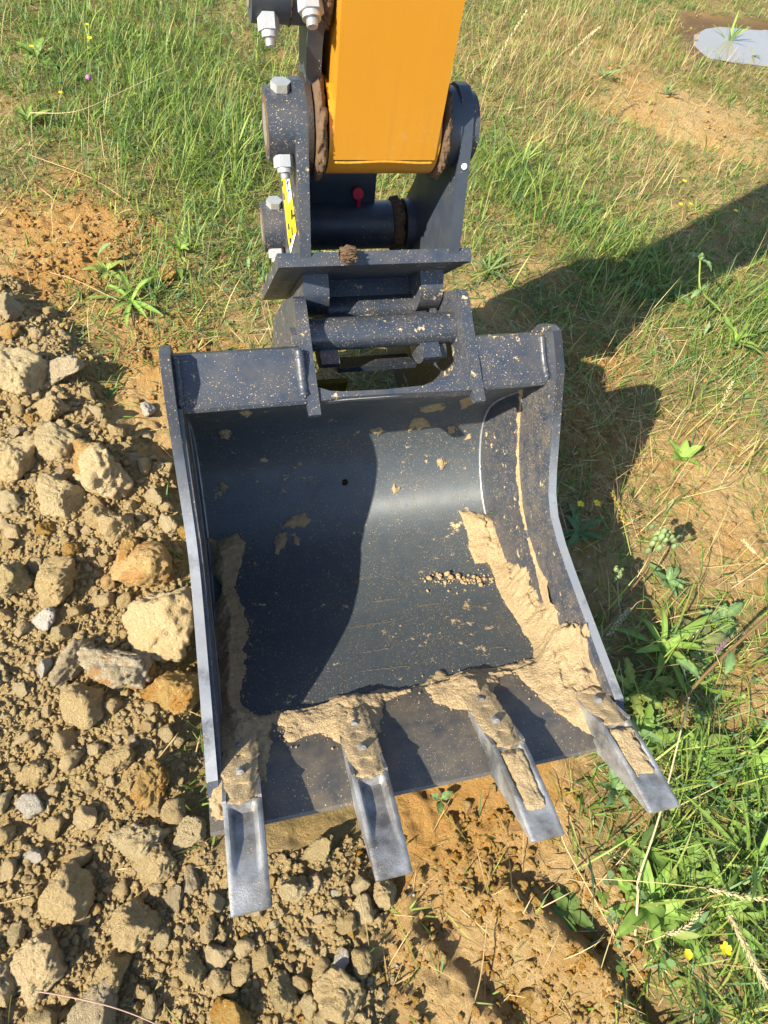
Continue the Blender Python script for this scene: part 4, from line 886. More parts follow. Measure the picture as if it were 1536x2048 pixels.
P_, r_ = scatter(1500, .0016, .004, rub_w, 35, 1.3); col_cloud('gravel', P_, r_, 1, M_GR['pale'], jitter=.75, seed=7)
bare_d = lambda x, y: np.clip(blobs(BARE, x, y), 0, 1) * (1 - rub_w(x, y)) * np.clip(.35 + 1.4 * fbm(x * 9, y * 9, 0, 3, 51), 0, 1)
P_, r_ = scatter(7000, .0015, .010, bare_d, 36, 3.2, (-1.5, 3.6, -.55, 4.2)); col_cloud('soil_crumbs', P_, r_, 1, M_GR['orange'], jitter=.6, seed=8)
FRONT = [(950, 1640, .14, 1), (1010, 1800, .16, 1), (900, 1950, .18, 1), (1200, 1920, .10, 1), (1080, 1570, .08, 1), (800, 1640, .10, .8), (1090, 2020, .14, .9)]
front_d = lambda x, y: np.clip(blobs(FRONT, x, y), 0, 1) * np.clip(.45 + 1.5 * fbm(x * 10, y * 10, 0, 3, 55), 0, 1)
P_, r_ = scatter(2400, .0012, .0065, front_d, 41, 2.8, (-.5, .9, -.6, .8)); col_cloud('soil_crumbs', P_, r_, 2, M_GR['orange'], jitter=.9, seed=18)
clay_d = lambda x, y: np.clip(blobs(CLAY, x, y), 0, 1) * np.clip(.5 + 1.5 * fbm(x * 8, y * 8, 0, 3, 57), 0, 1)
P_, r_ = scatter(5000, .0015, .0075, clay_d, 42, 2.4, (-1.6, 1.6, .1, 2.6)); col_cloud('soil_crumbs', P_, r_, 2, M_GR['clay'], jitter=.9, seed=19)
TT = {'first': (474, 1832), 'second': (783, 1752), 'third': (1084, 1675), 'fourth': (1338, 1613)}; done = set(); k = 0
for q in range(26):
    px, py = random.uniform(790, 1240), random.uniform(1560, 2040); p = at(px, py); r = .007 + .010 * random.random() ** 1.8
    if front_d(np.array([p[0]]), np.array([p[1]]))[0] < .15 or not free(p[0], p[1], r, 1.0): continue
    nm = min(TT, key=lambda t: math.hypot(px - TT[t][0], py - TT[t][1])); a = math.degrees(math.atan2(-(py - TT[nm][1]), px - TT[nm][0])) % 360; dd = math.hypot(px - TT[nm][0], py - TT[nm][1])
    lab = f"crumbly golden soil clod {('close' if dd < 130 else 'some way' if dd < 260 else 'far')} {('right of', 'above and right of', 'above', 'above and left of', 'left of', 'below and left of', 'below', 'below and right of')[int((a + 22.5) // 45) % 8]} the {nm} tooth tip"
    if lab in done: continue
    done.add(lab); put_stone(random.choice(variants('orange', 4, 6)), None, p[0], p[1], r, lab, 'soil clods in front of the lip', 'clod', 'clod', sink=.36, tilt=.8)
P_, r_ = scatter(500, .002, .005, bare_d, 37, 1.5, (-1.5, 3.6, -.55, 4.2)); col_cloud('gravel', P_, r_, 1, M_GR['white'], jitter=.5, seed=9)

#PLANTS
# ------------------------------------------------------------------ grass and dry straw
G1, G2, G3, G4 = np.array((.145, .245, .040)), np.array((.27, .335, .070)), np.array((.130, .230, .090)), np.array((.075, .135, .030))
S1, S2, S3 = np.array((.50, .39, .18)), np.array((.33, .24, .11)), np.array((.60, .50, .28))
def blades(name, X, Y, L, Wd, az, lean, curl, C, m, twist=0.0, lift=0.0, segs=5):
    n = len(X); Zb = height(X, Y) - .003 + lift; s = np.linspace(0, 1, segs)[None]; th = lean[:, None] + curl[:, None] * s
    hx_ = np.cumsum(np.sin(th), 1) - np.sin(th[:, :1]); hz = np.cumsum(np.cos(th), 1) - np.cos(th[:, :1]); k = L[:, None] / (segs - 1)
    hx_, hz = hx_ * k, hz * k; ca, sa = np.cos(az)[:, None], np.sin(az)[:, None]; cx, cy, cz = X[:, None] + hx_ * ca, Y[:, None] + hx_ * sa, Zb[:, None] + hz
    cz = np.maximum(cz, Zb[:, None] + .002 + .004 * s)
    wd = Wd[:, None] * .5 * np.array([.75, 1.0, .9, .62, .06] if segs == 5 else np.interp(np.linspace(0, 1, segs), [0, .3, .6, 1], [.75, 1, .85, .06]))[None]
    tw = (twist * (RNG.random(n) - .5))[:, None] * s + 0; wx, wy, wz = -sa * np.cos(tw), ca * np.cos(tw), np.sin(tw) + 0 * sa
    A = np.stack([cx - wx * wd, cy - wy * wd, cz - wz * wd], -1); B = np.stack([cx + wx * wd, cy + wy * wd, cz + wz * wd], -1); V = np.stack([A, B], 2).reshape(n, segs * 2, 3)
    q = np.array([[2 * i, 2 * i + 1, 2 * i + 3, 2 * i + 2] for i in range(segs - 1)]); F_ = (q[None] + (np.arange(n) * segs * 2)[:, None, None]).reshape(-1, 4)
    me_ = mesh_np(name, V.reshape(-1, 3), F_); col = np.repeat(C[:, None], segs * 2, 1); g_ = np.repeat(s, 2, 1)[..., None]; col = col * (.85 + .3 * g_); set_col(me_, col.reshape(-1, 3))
    o = link(name, me_, m); o['kind'] = 'stuff'; return o
def sample(n, dens, seed, clump=0, box=(-2.0, 4.5, -.75, 5.2)):
    rg = np.random.default_rng(seed); X = rg.uniform(box[0], box[1], n * 9); Y = rg.uniform(box[2], box[3], n * 9)
    if clump:
        k = rg.integers(0, max(1, len(X) // clump), len(X)); sp_ = rg.choice((.008, .016, .035), len(X)); X, Y = X[k] + rg.normal(0, 1, len(X)) * sp_, Y[k] + rg.normal(0, 1, len(X)) * sp_
    px, py, d = proj(np.c_[X, Y, np.full_like(X, G0)]); w_ = dens(X, Y); w_ = np.where((px > -420) & (px < 1850) & (py > -420) & (py < 2350), w_, w_ * .12)
    bx = (np.abs(X) < .39) & (Y > .12) & (Y < 1.02); ok = (rg.random(len(X)) < w_) & ~bx; X, Y = X[ok], Y[ok]; return X[:n], Y[:n], rg
def green_d(x, y):
    r = rub_w(x, y); b_ = np.clip(blobs(BARE, x, y), 0, 1.1); l_ = np.clip(blobs(LUSH, x, y), 0, 1.4)
    return np.clip((.60 + .5 * l_ + .55 * fbm(x * 5, y * 5, 0, 4, 61)) * (1 - .93 * np.minimum(b_, 1)) * (1 - r) ** 2, 0, 1) * smooth(.48, .60, pud_d(x, y))
def dry_d(x, y):
    r = rub_w(x, y); b_ = np.clip(blobs(BARE, x, y), 0, 1); return np.clip((.46 + .6 * np.clip(blobs(DRY, x, y), 0, 1.2) + .25 * fbm(x * 5, y * 5, 0, 3, 66)) * (1 - .80 * b_) * (1 - r) ** 2 + .012 * r, 0, 1) * smooth(.48, .58, pud_d(x, y))
def lushness(x, y): return np.clip(blobs(LUSH, x, y), 0, 1.2)
def mixcol(rg, n, cols, wts): 
    k = rg.choice(len(cols), n, p=np.array(wts) / sum(wts)); C = np.array(cols)[k]; return C * rg.uniform(.72, 1.25, (n, 1)) * rg.uniform(.93, 1.07, (n, 3))
X, Y, rg = sample(100000, green_d, 71, 16); n = len(X); lu = lushness(X, Y); patch = fbm(X * 2.2, Y * 2.2, 0, 3, 72)
C = mixcol(rg, n, [G1, G2, G3, G4], [44, 26, 20, 10]); C = C * (1 + .25 * patch[:, None] * np.array([1, .5, .2]))
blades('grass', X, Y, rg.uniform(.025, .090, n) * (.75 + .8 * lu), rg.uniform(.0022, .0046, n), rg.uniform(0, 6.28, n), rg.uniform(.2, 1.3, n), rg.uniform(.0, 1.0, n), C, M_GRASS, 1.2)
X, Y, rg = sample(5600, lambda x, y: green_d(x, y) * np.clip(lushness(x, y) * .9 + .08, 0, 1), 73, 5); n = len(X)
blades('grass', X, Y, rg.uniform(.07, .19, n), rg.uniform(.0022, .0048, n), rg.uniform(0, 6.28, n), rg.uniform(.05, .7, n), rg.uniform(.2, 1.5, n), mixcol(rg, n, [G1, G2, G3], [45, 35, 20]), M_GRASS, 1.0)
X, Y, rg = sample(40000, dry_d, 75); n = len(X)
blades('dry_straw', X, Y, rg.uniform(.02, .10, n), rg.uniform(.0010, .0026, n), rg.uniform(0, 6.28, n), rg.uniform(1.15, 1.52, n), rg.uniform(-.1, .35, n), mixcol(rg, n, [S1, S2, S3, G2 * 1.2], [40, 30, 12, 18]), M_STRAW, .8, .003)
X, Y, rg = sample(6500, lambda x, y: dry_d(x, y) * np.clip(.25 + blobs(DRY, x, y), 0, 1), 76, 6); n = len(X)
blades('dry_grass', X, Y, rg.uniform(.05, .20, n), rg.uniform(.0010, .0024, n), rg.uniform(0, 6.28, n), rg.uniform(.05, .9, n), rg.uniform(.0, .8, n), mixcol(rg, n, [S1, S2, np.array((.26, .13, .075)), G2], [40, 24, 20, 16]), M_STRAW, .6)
# russet weeds near the puddle
RUS = [(1120, 80, .14, 1), (1260, 95, .16, 1), (1170, 60, .2, .8), (1340, 110, .12, .8), (1060, 60, .15, .6), (1500, 270, .1, .6)]
X, Y, rg = sample(2600, lambda x, y: np.clip(blobs(RUS, x, y), 0, 1), 77, 8); n = len(X)
blades('russet_weeds', X, Y, rg.uniform(.03, .10, n), rg.uniform(.0012, .003, n), rg.uniform(0, 6.28, n), rg.uniform(.0, .9, n), rg.uniform(-.3, .9, n), mixcol(rg, n, [np.array((.25, .10, .055)), np.array((.33, .17, .09)), S2], [40, 40, 20]), M_STRAW, .6)
# loose weedy undergrowth: small leaves at all angles
UND = [(1250, 1690, .08, .9), (1330, 1620, .12, 1), (1440, 1700, .15, 1), (1480, 1560, .12, 1), (1380, 1850, .12, .8), (1330, 1350, .10, 1), (1420, 1440, .10, .9), (1250, 1480, .06, .9), (1500, 1950, .10, .8), (1470, 660, .15, .6), (1250, 560, .14, .4), (300, 560, .12, .35), (380, 480, .14, .35), (120, 120, .3, .3), (1500, 1350, .10, .6)]
X, Y, rg = sample(1150, lambda x, y: .8 * np.clip(blobs(UND, x, y), 0, 1), 79, 4); n = len(X); V = []; F = []; C = []
LU = np.linspace(0, 1, 7)
for i in range(n):
    L_ = rg.uniform(.025, .075); W_ = L_ * rg.uniform(.16, .34); a = rg.uniform(0, 6.28); th = rg.uniform(.1, 1.1) - rg.uniform(.3, 1.6) * LU; tl = rg.uniform(-.5, .5)
    hx_ = np.r_[0, np.cumsum(np.cos(th))[:-1]] * L_ / 6; hz_ = np.r_[0, np.cumsum(np.sin(th))[:-1]] * L_ / 6; wd_ = W_ * .5 * np.sin(np.pi * np.clip(.06 + LU * .94, 0, 1) ** .85) * (1 + .14 * rg.normal(size=7)); z0_ = gz(X[i], Y[i]) + rg.uniform(.002, .04); c = mixcol(rg, 1, [G1 * .85, G3, G2 * .8, G4], [32, 30, 14, 24])[0]; b_ = len(V)
    for k in range(7):
        for v in (-1, 0, 1): V.append((X[i] + hx_[k] * math.cos(a) - v * wd_[k] * math.sin(a), Y[i] + hx_[k] * math.sin(a) + v * wd_[k] * math.cos(a), max(z0_ + hz_[k], z0_ - .03) + abs(v) * wd_[k] * .3 + v * tl * wd_[k])); C.append(c * (1.25 if v == 0 else 1))
    for k in range(6):
        for v in (0, 1): F.append((b_ + k * 3 + v, b_ + k * 3 + v + 1, b_ + k * 3 + v + 4, b_ + k * 3 + v + 3))
me = mesh_np('undergrowth', np.array(V), np.array(F)); set_col(me, np.array(C)); o = link('undergrowth', me, M_LEAF); o['kind'] = 'stuff'
# clover and other small round-leaved ground cover in the lush lower right
CLV = [(1290, 1560, .12, 1), (1420, 1580, .16, 1), (1480, 1720, .14, 1), (1330, 1480, .1, .8), (1230, 1620, .07, 1), (1250, 1730, .07, .9), (1500, 1450, .12, .8), (1400, 1900, .12, .7), (260, 130, .3, .25), (480, 590, .08, .5), (1310, 1250, .08, .5), (1180, 1500, .05, .8)]
X, Y, rg = sample(1900, lambda x, y: np.clip(blobs(CLV, x, y), 0, 1), 78, 3); n = len(X); V = []; F = []; C = []
for i in range(n):
    zc = gz(X[i], Y[i]) + rg.uniform(.008, .045); a0 = rg.uniform(0, 6.28); R_ = rg.uniform(.004, .0085); c = mixcol(rg, 1, [G1, G3, G1 * 1.4], [40, 35, 25])[0]
    for k in range(3):
        a = a0 + k * 2.094; t1 = rg.uniform(-.45, .45); t2 = rg.uniform(-.3, .6); b_ = len(V)
        for j in range(7):
            q = 2 * math.pi * j / 7; u = R_ * (1.0 + .95 * math.cos(q)); v = R_ * .82 * math.sin(q); V.append((X[i] + u * math.cos(a) - v * math.sin(a), Y[i] + u * math.sin(a) + v * math.cos(a), zc + u * t2 + v * t1)); C.append(c)
        F.append(list(range(b_, b_ + 7)))
me = bpy.data.meshes.new('clover'); me.from_pydata(V, [], F); me.update(); set_col(me, np.array(C)); o = link('clover', me, M_LEAF); o['kind'] = 'stuff'

# ------------------------------------------------------------------ single plants
def leaf_mesh(L, Wd, kind='lance', droop=.8, lift=.5, wav=.0, col=G1, seed=0, fold=.25):
    nu, nv = 13, 5; rg = np.random.default_rng(seed); V = []; C = []; F = []; x = z = 0; ang = lift; ds = L / (nu - 1)
    for i in range(nu):
        u = i / (nu - 1)
        wdt = {'lance': math.sin(math.pi * min(1, .06 + u * .94) ** .85) ** .8, 'strap': min(1, .55 + u) * (1 - u ** 5), 'broad': math.sin(math.pi * u ** .75) ** .7 * (.25 + .75 * smooth(.05, .35, u)), 'tooth': math.sin(math.pi * min(1, .05 + u * .95) ** 1.2) ** .8 * (1 + .22 * ((i % 2) * 2 - 1))}[kind] * Wd * .5
        for j in range(nv):
            v = -1 + 2 * j / (nv - 1); V.append((x, v * wdt, z + abs(v) * wdt * fold + wav * Wd * math.sin(u * 15 + v * 2 + seed) * abs(v)))
            C.append(np.array(col) * (1.0 + (.35 if j == 2 else 0)) * (.85 + .3 * rg.random()) * (1 - .12 * u))
        x += ds * math.cos(ang); z += ds * math.sin(ang); ang -= droop / (nu - 1)
    for i in range(nu - 1):
        for j in range(nv - 1): F.append((i * nv + j, i * nv + j + 1, (i + 1) * nv + j + 1, (i + 1) * nv + j))
    me_ = mesh_np('leaf', np.array(V), np.array(F)); set_col(me_, np.array(C)); me_.materials.append(M_LEAF); return me_
def rosette(px, py, label, name='broadleaf_plant', n=8, L=.10, Wd=.025, kind='lance', col=G1, lift=.5, droop=1.0, wav=.05, seed=0, cat='plant', az=None, group=None, spread=6.283):
    p = at(px, py); rt_ = thing(name, label, cat, tuple(p), group); rg = np.random.default_rng(seed)
    ms = [leaf_mesh(L * f, Wd * f2, kind, droop * d_, lift * l_, wav, np.array(col) * cc, seed + i) for i, (f, f2, d_, l_, cc) in enumerate(((1, 1, 1, 1, 1), (.8, .9, 1.3, 1.2, 1.15), (1.1, 1.05, .7, .7, .9)))]
    a0 = rg.uniform(0, 6.28) if az is None else az - spread / 2
    for k in range(n):
        o = bpy.data.objects.new('leaf', ms[k % 3]); COL.objects.link(o); o.parent = rt_; o.rotation_euler = (rg.uniform(-.3, .3), rg.uniform(-.35, .25), a0 + spread * k / n + rg.uniform(-.25, .25)); s_ = rg.uniform(.75, 1.15); o.scale = (s_, s_, s_); o.location = (0, 0, .004)
    return rt_
def tube(name, pts, r0, r1, m, parent, col=None, k=6):
    P = catmull(pts, 6); n = len(P); T_ = np.gradient(P, axis=0); T_ /= np.linalg.norm(T_, axis=1)[:, None] + 1e-9; V = []; F = []
    for i in range(n):
        t = Vector(T_[i]); a = t.orthogonal().normalized(); b_ = t.cross(a); r = r0 + (r1 - r0) * i / (n - 1)
        for j in range(k): V.append(Vector(P[i]) + a * r * math.cos(6.2832 * j / k) + b_ * r * math.sin(6.2832 * j / k))
    for i in range(n - 1):
        for j in range(k): F.append((i * k + j, i * k + (j + 1) % k, (i + 1) * k + (j + 1) % k, (i + 1) * k + j))
    V = np.array([tuple(v) for v in V]) - np.array(origin_of(parent)); me_ = mesh_np(name, V, np.array(F))
    if col is not None: set_col(me_, np.tile(col, (len(V), 1)) * RNG.uniform(.85, 1.15, (len(V), 1)))
    return link(name, me_, m, parent)
def line3(pxs, h0, h1):                                 # points standing above the ground along a row of pixels, from height h0 to h1
    out = []
    for i, (px, py) in enumerate(pxs): h = h0 + (h1 - h0) * i / (len(pxs) - 1); p = at(px, py, h); out.append((p[0], p[1], p[2] + h))
    return out
def spike(name, pts, rad, m, parent, col, seed=0, n=60, ln=.010):  # a seed head of many small scales round a stem
    P = catmull(pts, 12); rg = np.random.default_rng(seed); V = []; F = []; C = []
    for k in range(n):
        u = (k + .5) / n; i = min(int(u * (len(P) - 1)), len(P) - 2); t = Vector(P[i + 1] - P[i]).normalized(); a = t.orthogonal().normalized(); b_ = t.cross(a); q = k * 2.4 + rg.uniform(-.3, .3); out = a * math.cos(q) + b_ * math.sin(q)
        rr = rad * (.35 + .65 * math.sin(math.pi * min(1, u * .9 + .08))); base = Vector(P[i]); d = (t * .85 + out * .5).normalized(); s_ = d.cross(out).normalized() * ln * .2; tip = base + out * rr * .6 + d * ln; mid = base + out * rr * .5 + d * ln * .45; b0_ = len(V)
        V += [base + out * rr * .2, mid + s_, tip, mid - s_, mid + out * ln * .18]; F += [(b0_, b0_ + 1, b0_ + 4), (b0_ + 1, b0_ + 2, b0_ + 4), (b0_ + 2, b0_ + 3, b0_ + 4), (b0_ + 3, b0_, b0_ + 4)]; C += [np.array(col) * rg.uniform(.7, 1.25)] * 5
    V = np.array([tuple(v) for v in V]) - np.array(origin_of(parent)); me_ = mesh_np(name, V, F); set_col(me_, np.array(C)); return link(name, me_, m, parent)
RO = [ # px, py, label, n, length, width, kind, colour, lift, droop, az, spread
 (1290, 1815, 'big broadleaf with long pale green blades below the right-hand tooth', 9, .115, .030, 'lance', G1 * 1.5, .75, .9, None, 6.28),
 (1360, 1760, 'hairy dark green plant with toothed leaves right of the big pale broadleaf', 8, .09, .030, 'tooth', G1 * 1.1, .7, 1.0, None, 6.28),
 (1395, 1500, 'oval green leaves beside the pale straw above the right-hand tooth tip', 6, .07, .042, 'broad', G1, .6, .9, None, 6.28),
 (1320, 1300, 'strap-leaved plant in the sun right of the bucket wall', 9, .13, .020, 'strap', G1 * 1.35, .8, 1.1, None, 6.28),
 (1260, 1385, 'wavy-edged light green leaves against the lower right bucket wall', 6, .10, .026, 'tooth', G2 * .85, .6, 1.0, None, 6.28),
 (1155, 1065, 'glossy dark leaves under the yellow pea flowers beside the bucket', 7, .09, .024, 'lance', G3 * .9, .5, 1.0, None, 6.28),
 (1362, 920, 'single pale green rosette on the sunny bare soil right of the shadow', 6, .07, .026, 'lance', G1 * 1.4, .9, .8, None, 6.28),
 (1255, 572, 'blue-green broad leaf in the shadow of the arm, near one of its kind', 3, .10, .038, 'broad', G3, .5, 1.2, 5.5, 1.2),
 (1335, 590, 'second blue-green leaf in the arm shadow, nearer the curved stalk', 3, .09, .030, 'lance', G3, .4, 1.2, 5.6, 1.0),
 (1465, 690, 'green plant with many narrow leaves round the foot of the curved stalk', 11, .10, .018, 'lance', G1 * 1.3, .9, 1.0, None, 6.28),
 (1330, 1165, 'grey-green plant under the budding red stalk', 8, .06, .018, 'lance', G3 * 1.2, .7, .9, None, 6.28),
 (265, 605, 'tuft of strap leaves on orange soil left of the hitch', 10, .13, .016, 'strap', G1 * 1.5, .55, .9, None, 6.28),
 (360, 505, 'short-leaved plant in the grass left of the lower pin boss', 8, .075, .018, 'strap', G1 * 1.4, .8, 1.0, None, 6.28),
 (215, 545, 'small pale-leaved plant on the orange soil at far left', 6, .07, .020, 'lance', G2, .6, 1.0, None, 6.28),
 (975, 550, 'blue-green grass tuft just right of the hitch cross plate', 16, .10, .008, 'strap', G3 * 1.2, .9, .9, None, 6.28),
 (1040, 340, 'bright grass tuft in the sunny meadow right of the arm', 14, .16, .007, 'strap', G2, 1.25, .8, None, 6.28),
 (470, 330, 'tall yellow-green grass tuft left of the upper pin boss', 18, .20, .007, 'strap', G2 * .95, 1.3, .7, None, 6.28),
 (1135, 1820, 'small dark plant growing from the broken orange soil in front of the bucket', 7, .055, .024, 'broad', G4 * 1.2, .4, .8, None, 6.28),
 (880, 1600, 'tiny torn green leaf under the lip between second and third tooth', 3, .03, .016, 'broad', G3, .5, .8, None, 6.28),
 (1490, 1720, 'tall lush grass clump at the right edge of the foreground', 18, .18, .009, 'strap', G1 * 1.2, 1.1, .8, None, 6.28),
 (1440, 1840, 'leafy clump under the tan seed heads at lower right', 12, .12, .016, 'lance', G1 * 1.15, .9, 1.0, None, 6.28),
 (1500, 1545, 'broad bright green leaves at the right edge above the grass clump', 7, .12, .030, 'lance', G1 * 1.3, .8, 1.0, None, 6.28),
 (1290, 1480, 'hairy leaves squeezed between the right-hand tooth and the tall weeds', 7, .08, .026, 'tooth', G1 * 1.1, .7, .9, None, 6.28),
 (1225, 1580, 'narrow serrated leaf plant in front of the lip between third and fourth tooth', 6, .085, .018, 'tooth', G3 * 1.2, .9, .8, None, 6.28),
 (1400, 1290, 'reddish-edged leaves under the thick brown stalk', 6, .08, .03, 'broad', np.array((.12, .13, .05)), .5, .9, None, 6.28),
 (75, 120, 'dark dock leaves among the grass at upper left', 7, .12, .035, 'broad', G1 * 1.0, .8, 1.0, None, 6.28),
 (60, 250, 'strap-leaved plant beside the pale bare patch at the left edge', 8, .11, .018, 'strap', G1 * 1.2, .8, 1.0, None, 6.28),
 (1455, 90, 'tall leafy tuft at the edge of the puddle', 12, .16, .012, 'strap', G1 * 1.4, 1.15, .7, None, 6.28),
 (1500, 120, 'short round-leaved plant standing in the puddle', 7, .08, .022, 'lance', G2 * .9, .9, .9, None, 6.28),
 (1210, 160, 'grey-green tuft on the bare sandy track at upper right', 8, .09, .016, 'lance', G3 * 1.2, .9, .9, None, 6.28),
 (1330, 195, 'blue-green tuft beside the heap of broken soil on the track', 10, .09, .009, 'strap', G3 * 1.2, 1.0, .8, None, 6.28),
 (1440, 1240, 'prickly seedling at the right edge below the bare soil', 8, .06, .022, 'tooth', G3 * 1.1, .6, .9, None, 6.28)]
for k, (px, py, lab, n, L, Wd, kind, col, lift, droop, az, spr) in enumerate(RO):
    rosette(px, py, lab, 'grass_tuft' if kind == 'strap' and Wd < .012 else 'broadleaf_plant', n, L, Wd, kind, col, lift, droop, .06, 500 + k * 9, 'grass' if kind == 'strap' and Wd < .012 else 'plant', az, None, spr)
# seed heads and stalks
def stalk(label, pxs, h0, h1, r0=.0012, r1=.0008, col=S1, head=None, hcol=S3 * .8, hr=.004, name='seed_head_grass', cat='grass', hn=70, hl=.011, seed=0, head_h=None):
    P = line3(pxs, h0, h1); rt_ = thing(name, label, cat, P[0]); tube('stem', P, r0, r1, M_STRAW, rt_, col)
    if head:
        H = line3(head, h1, head_h if head_h is not None else h1 * 1.02); spike('seed_head', H, hr, M_STRAW, rt_, hcol, seed, hn, hl)
    return rt_
stalk('long tan seed head curving down to the lower right corner', [(1425, 1780), (1440, 1800), (1456, 1826)], .10, .16, head=[(1456, 1826), (1490, 1890), (1515, 1940), (1548, 1995)], hr=.005, hn=110, hl=.011, seed=1)
stalk('pale seed head lying level from the right edge across the green leaves', [(1190, 1757), (1300, 1764), (1412, 1776)], .07, .12, .0009, .0008, head=[(1412, 1776), (1470, 1790), (1545, 1800)], hr=.0038, hn=80, hl=.009, seed=2)
stalk('short bleached seed head leaning left in the lower right grass', [(1290, 1885), (1310, 1878), (1330, 1870)], .06, .09, head=[(1330, 1870), (1370, 1855), (1402, 1820)], hr=.004, hn=70, hl=.008, seed=3)
stalk('dark violet-brown flower spike beside the thick brown stalk', [(1440, 1330), (1436, 1320), (1432, 1310)], .10, .13, head=[(1432, 1310), (1440, 1295), (1455, 1280)], hcol=np.array((.16, .10, .12)), hr=.006, hn=60, hl=.008, seed=4)
stalk('silvery seed head pointing down beside the lower right bucket wall', [(1290, 1200), (1275, 1205), (1262, 1220)], .10, .12, head=[(1262, 1215), (1240, 1240), (1218, 1270)], hcol=np.array((.42, .38, .28)), hr=.005, hn=60, hl=.009, seed=5)
stalk('slim bleached seed head over the sunny soil right of the arm shadow', [(1320, 1010), (1390, 900), (1440, 820)], .02, .20, .0009, .0006, head=[(1440, 820), (1455, 785), (1466, 762)], hr=.005, hn=50, hl=.008, seed=6)
stalk('white seed head hanging at the right edge over bare soil', [(1536, 1130), (1520, 1115), (1512, 1108)], .16, .18, head=[(1512, 1108), (1500, 1095), (1486, 1080)], hcol=S3 * 1.2, hr=.004, hn=40, hl=.007, seed=7)
stalk('tall feathery grass head leaning right at the top, above the russet weeds', [(1110, 190), (1140, 115), (1170, 80)], .05, .34, .0010, .0007, head=[(1140, 112), (1172, 78), (1200, 55)], head_h=.40, hr=.006, hn=80, hl=.012, seed=8)
stalk('tall feathery grass head nearest the arm at the top right', [(950, 260), (985, 140), (1040, 60)], .03, .40, .0010, .0007, head=[(985, 140), (1012, 90), (1055, 20)], head_h=.52, hr=.005, hn=80, hl=.011, seed=9)
stalk('thin straw-coloured grass head between the two tall feathery ones', [(1100, 150), (1115, 110), (1128, 75)], .05, .25, .0008, .0006, head=[(1112, 105), (1125, 80), (1138, 55)], head_h=.32, hr=.004, hn=50, hl=.008, seed=10)
stalk('olive grass spike in front of the yellow pea flowers beside the bucket', [(1262, 1110), (1250, 1060), (1240, 1020)], .06, .13, col=G2, head=[(1250, 1050), (1238, 1015), (1225, 985)], hcol=np.array((.36, .26, .05)), hr=.004, hn=40, hl=.010, seed=11)
stalk('thick pale straw leaning across the front of the right-hand tooth tip', [(1270, 1870), (1276, 1790), (1278, 1755), (1322, 1620), (1378, 1395)], .01, .12, .0026, .0016, col=S3, name='straw_stalk', cat='straw')
stalk('bent dry stalk rising from the soil below the third tooth', [(1235, 1880), (1190, 1800), (1130, 1690), (1118, 1640)], .005, .05, .0014, .0010, name='straw_stalk', cat='straw')
stalk('long white straw lying in the upper left grass', [(60, 226), (155, 222), (250, 180), (345, 136)], .06, .12, .0014, .0010, col=S3 * 1.1, name='straw_stalk', cat='straw')
stalk('straw lying over the orange soil left of the bucket corner', [(100, 545), (150, 560), (235, 600)], .02, .03, .0012, .0010, name='straw_stalk', cat='straw')
stalk('long straw crossing the lower left of the meadow grass', [(60, 310), (180, 355), (260, 405)], .04, .06, .0011, .0008, name='straw_stalk', cat='straw')
stalk('green-gold stalk standing in the grass left of the upper boss', [(350, 385), (400, 250), (445, 140)], .03, .35, .0012, .0008, col=G2 * 1.2, name='straw_stalk', cat='straw')
stalk('dry stalk leaning between third tooth and bottom edge', [(930, 2060), (960, 1960), (975, 1840)], .005, .05, .0016, .0012, col=S2, name='straw_stalk', cat='straw')
stalk('thin pale root trailing over the clods at lower left', [(70, 1982), (130, 1992), (210, 2010), (270, 2030), (320, 2052)], .05, .05, .0011, .0009, col=np.array((.42, .28, .22)), name='root', cat='root')
# reddish stalk with buds, thick brown stalk, curved green stalk
def bud_head(parent, P, r, seed, col=(.20, .27, .12)):
    rg = np.random.default_rng(seed); V0, F0 = ICO[2]; V = []; F = []; C = []
    for k in range(12):
        d = rg.normal(size=3) * r; d[2] = abs(d[2]); b_ = len(V) ; sc = np.array((.3, .3, .5)) * r * 1.5; V += list(V0 * sc + np.array(P) + d * .9); F += [tuple(f + b_) for f in F0]; C += [np.array(col) * rg.uniform(.7, 1.5)] * len(V0)
    me_ = mesh_np('buds', np.array(V) - np.array(origin_of(parent)), np.array(F)); set_col(me_, np.array(C)); return link('buds', me_, M_LEAF, parent)
RED = np.array((.16, .045, .04))
P = line3([(1215, 1250), (1255, 1190), (1290, 1140), (1312, 1080)], .02, .16); t_ = thing('budding_weed', 'red-stemmed weed with a head of pale green buds right of the bucket', 'weed', P[0]); tube('stem', P, .0028, .002, M_LEAF, t_, RED)
bud_head(t_, np.array(P[-1]) + (0, 0, .004), .016, 1); bud_head(t_, np.array(P[-1]) + (.025, 0, 0), .013, 4)
P = line3([(1240, 1225), (1236, 1190), (1234, 1150)], .03, .12); t_ = thing('budding_weed', 'pale hairy shoot with one bud close to the bucket wall', 'weed', P[0]); tube('stem', P, .0024, .002, M_LEAF, t_, np.array((.30, .30, .20))); bud_head(t_, P[-1], .010, 2)
P = line3([(1350, 1420), (1400, 1360), (1460, 1300), (1545, 1225)], .04, .16); t_ = thing('thick_stalk', 'thick reddish-brown stalk slanting up to the right edge', 'stalk', P[0]); tube('stem', P, .0040, .0034, M_LEAF, t_, np.array((.20, .09, .05)), 8)
for k, i in enumerate((1, 2)):
    o = bpy.data.objects.new('leaf', leaf_mesh(.07, .02, 'tooth', 1.2, .6, .05, G3 * 1.2, 60 + k)); COL.objects.link(o); o.parent = t_; o.location = Vector(P[i]) - t_.location; o.rotation_euler = (0, 0, 2.2 + k * 1.8)
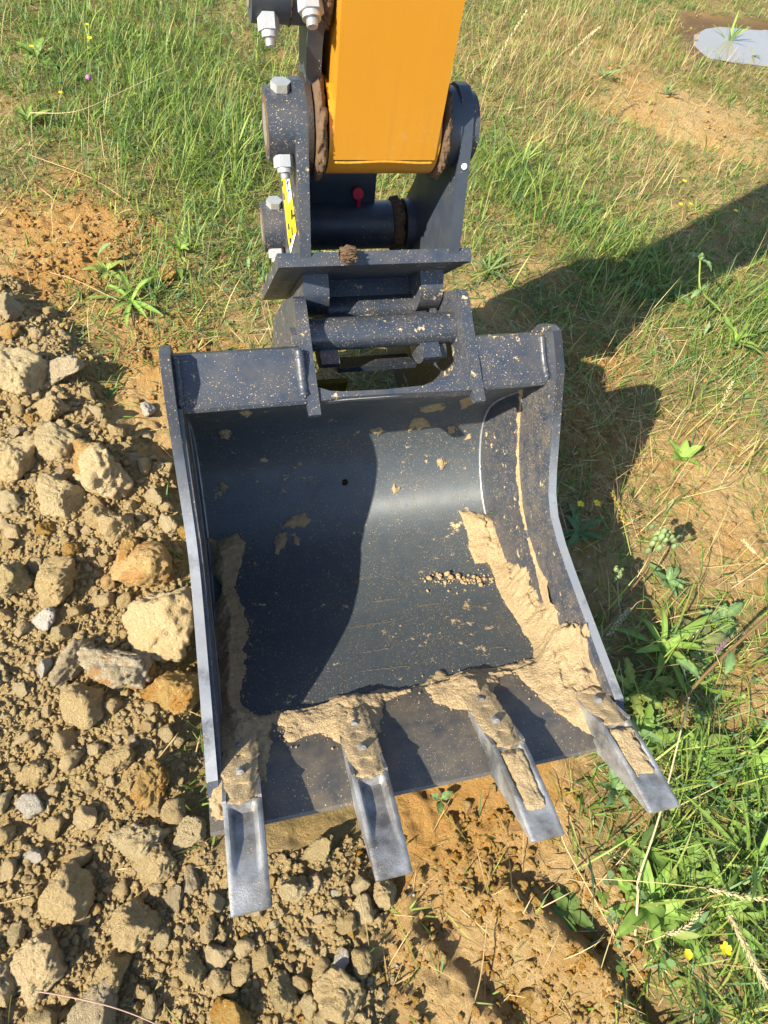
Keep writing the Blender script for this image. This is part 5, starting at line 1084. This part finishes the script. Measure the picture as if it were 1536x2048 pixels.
P = line3([(1488, 690), (1440, 620), (1402, 580), (1400, 520)], .01, .20); t_ = thing('curved_stalk', 'thick bright green stalk bending up in front of the arm shadow', 'stalk', P[0]); tube('stem', P, .0040, .0026, M_LEAF, t_, G2 * 1.1, 8)
bud_head(t_, P[-1], .010, 3, G3)
for k in range(4):
    o = bpy.data.objects.new('leaf', leaf_mesh(.06, .018, 'tooth', 1.6, .5, .05, G3 * 1.15, 70 + k)); COL.objects.link(o); o.parent = t_; o.location = Vector(P[2 + k % 2]) - t_.location; o.rotation_euler = (0, 0, 1.57 * k + .5)
def flower(px, py, h, r, label, m=None, n=6, cat='flower', group=None, seed=0, up=.5, name='yellow_flower'):
    p = at(px, py, h); rt_ = thing(name, label, cat, tuple(p), group); top = Vector((p[0], p[1], p[2] + h)); rg = np.random.default_rng(seed)
    tube('stem', [(p[0] + .01, p[1] + .01, p[2] - .004), (p[0] + .006, p[1], p[2] + h * .6), tuple(top)], .0011, .0008, M_LEAF, rt_, G1)
    V = []; F = []
    for k in range(n):
        a = 6.283 * k / n + rg.uniform(-.2, .2); b_ = len(V); d = Vector((math.cos(a), math.sin(a), up)); sd_ = Vector((-math.sin(a), math.cos(a), 0)); w_ = r * .42
        for q, (u, v) in enumerate(((0, 0), (.45, 1), (.9, .75), (1.05, 0), (.9, -.75), (.45, -1))): V.append(top + d * r * u + sd_ * w_ * v + Vector((0, 0, .25 * r * abs(v))))
        F.append(tuple(range(b_, b_ + 6)))
    me_ = mesh_np('petals', np.array([tuple(v) for v in V]) - np.array(p), F); link('petals', me_, m or M_PETAL, rt_); return rt_
for k, (px, py, h, r, lab) in enumerate([(1160, 1010, .07, .010, 'yellow pea flower closest to the right bucket wall'), (1193, 1008, .07, .010, 'yellow pea flower with split petals, right of its twin by the bucket'), (1448, 1897, .06, .011, 'large yellow flower at lower right below the tan seed head'),
        (1374, 1908, .05, .008, 'small orange-yellow flower left of the large yellow one'), (1368, 364, .10, .009, 'yellow flower highest of the trio right of the arm'), (1360, 410, .10, .008, 'left yellow flower of the close pair right of the arm'), (1381, 410, .10, .008, 'right yellow flower of the close pair right of the arm'), (1470, 423, .12, .009, 'yellow flower at the edge of the arm shadow, far right'),
        (174, 51, .14, .008, 'yellow flower near the top left, upper of two in line'), (179, 79, .14, .011, 'yellow flower near the top left, lower of two in line'), (121, 187, .10, .008, 'yellow flower left of the long white straw'), (63, 95, .12, .009, 'yellow flower at far upper left over dock leaves')]):
    flower(px, py, h, r, lab, seed=k, n=5 if k < 3 else 8, group='yellow flowers in the grass')
p = at(178, 158, .14); t_ = thing('clover_flower', 'round purple clover head in the upper left grass', 'flower', tuple(p)); tube('stem', [tuple(p), (p[0], p[1] + .005, p[2] + .07), (p[0], p[1], p[2] + .138)], .0012, .001, M_LEAF, t_, G1)
V0, F0 = ICO[3]; me_ = mesh_np('flower_head', V0 * .010 * (1 + .22 * noise3(V0[:, 0] * 5, V0[:, 1] * 5, V0[:, 2] * 5, 3))[:, None] + np.array((0, 0, .145)), F0); link('flower_head', me_, M_PURPLE, t_)
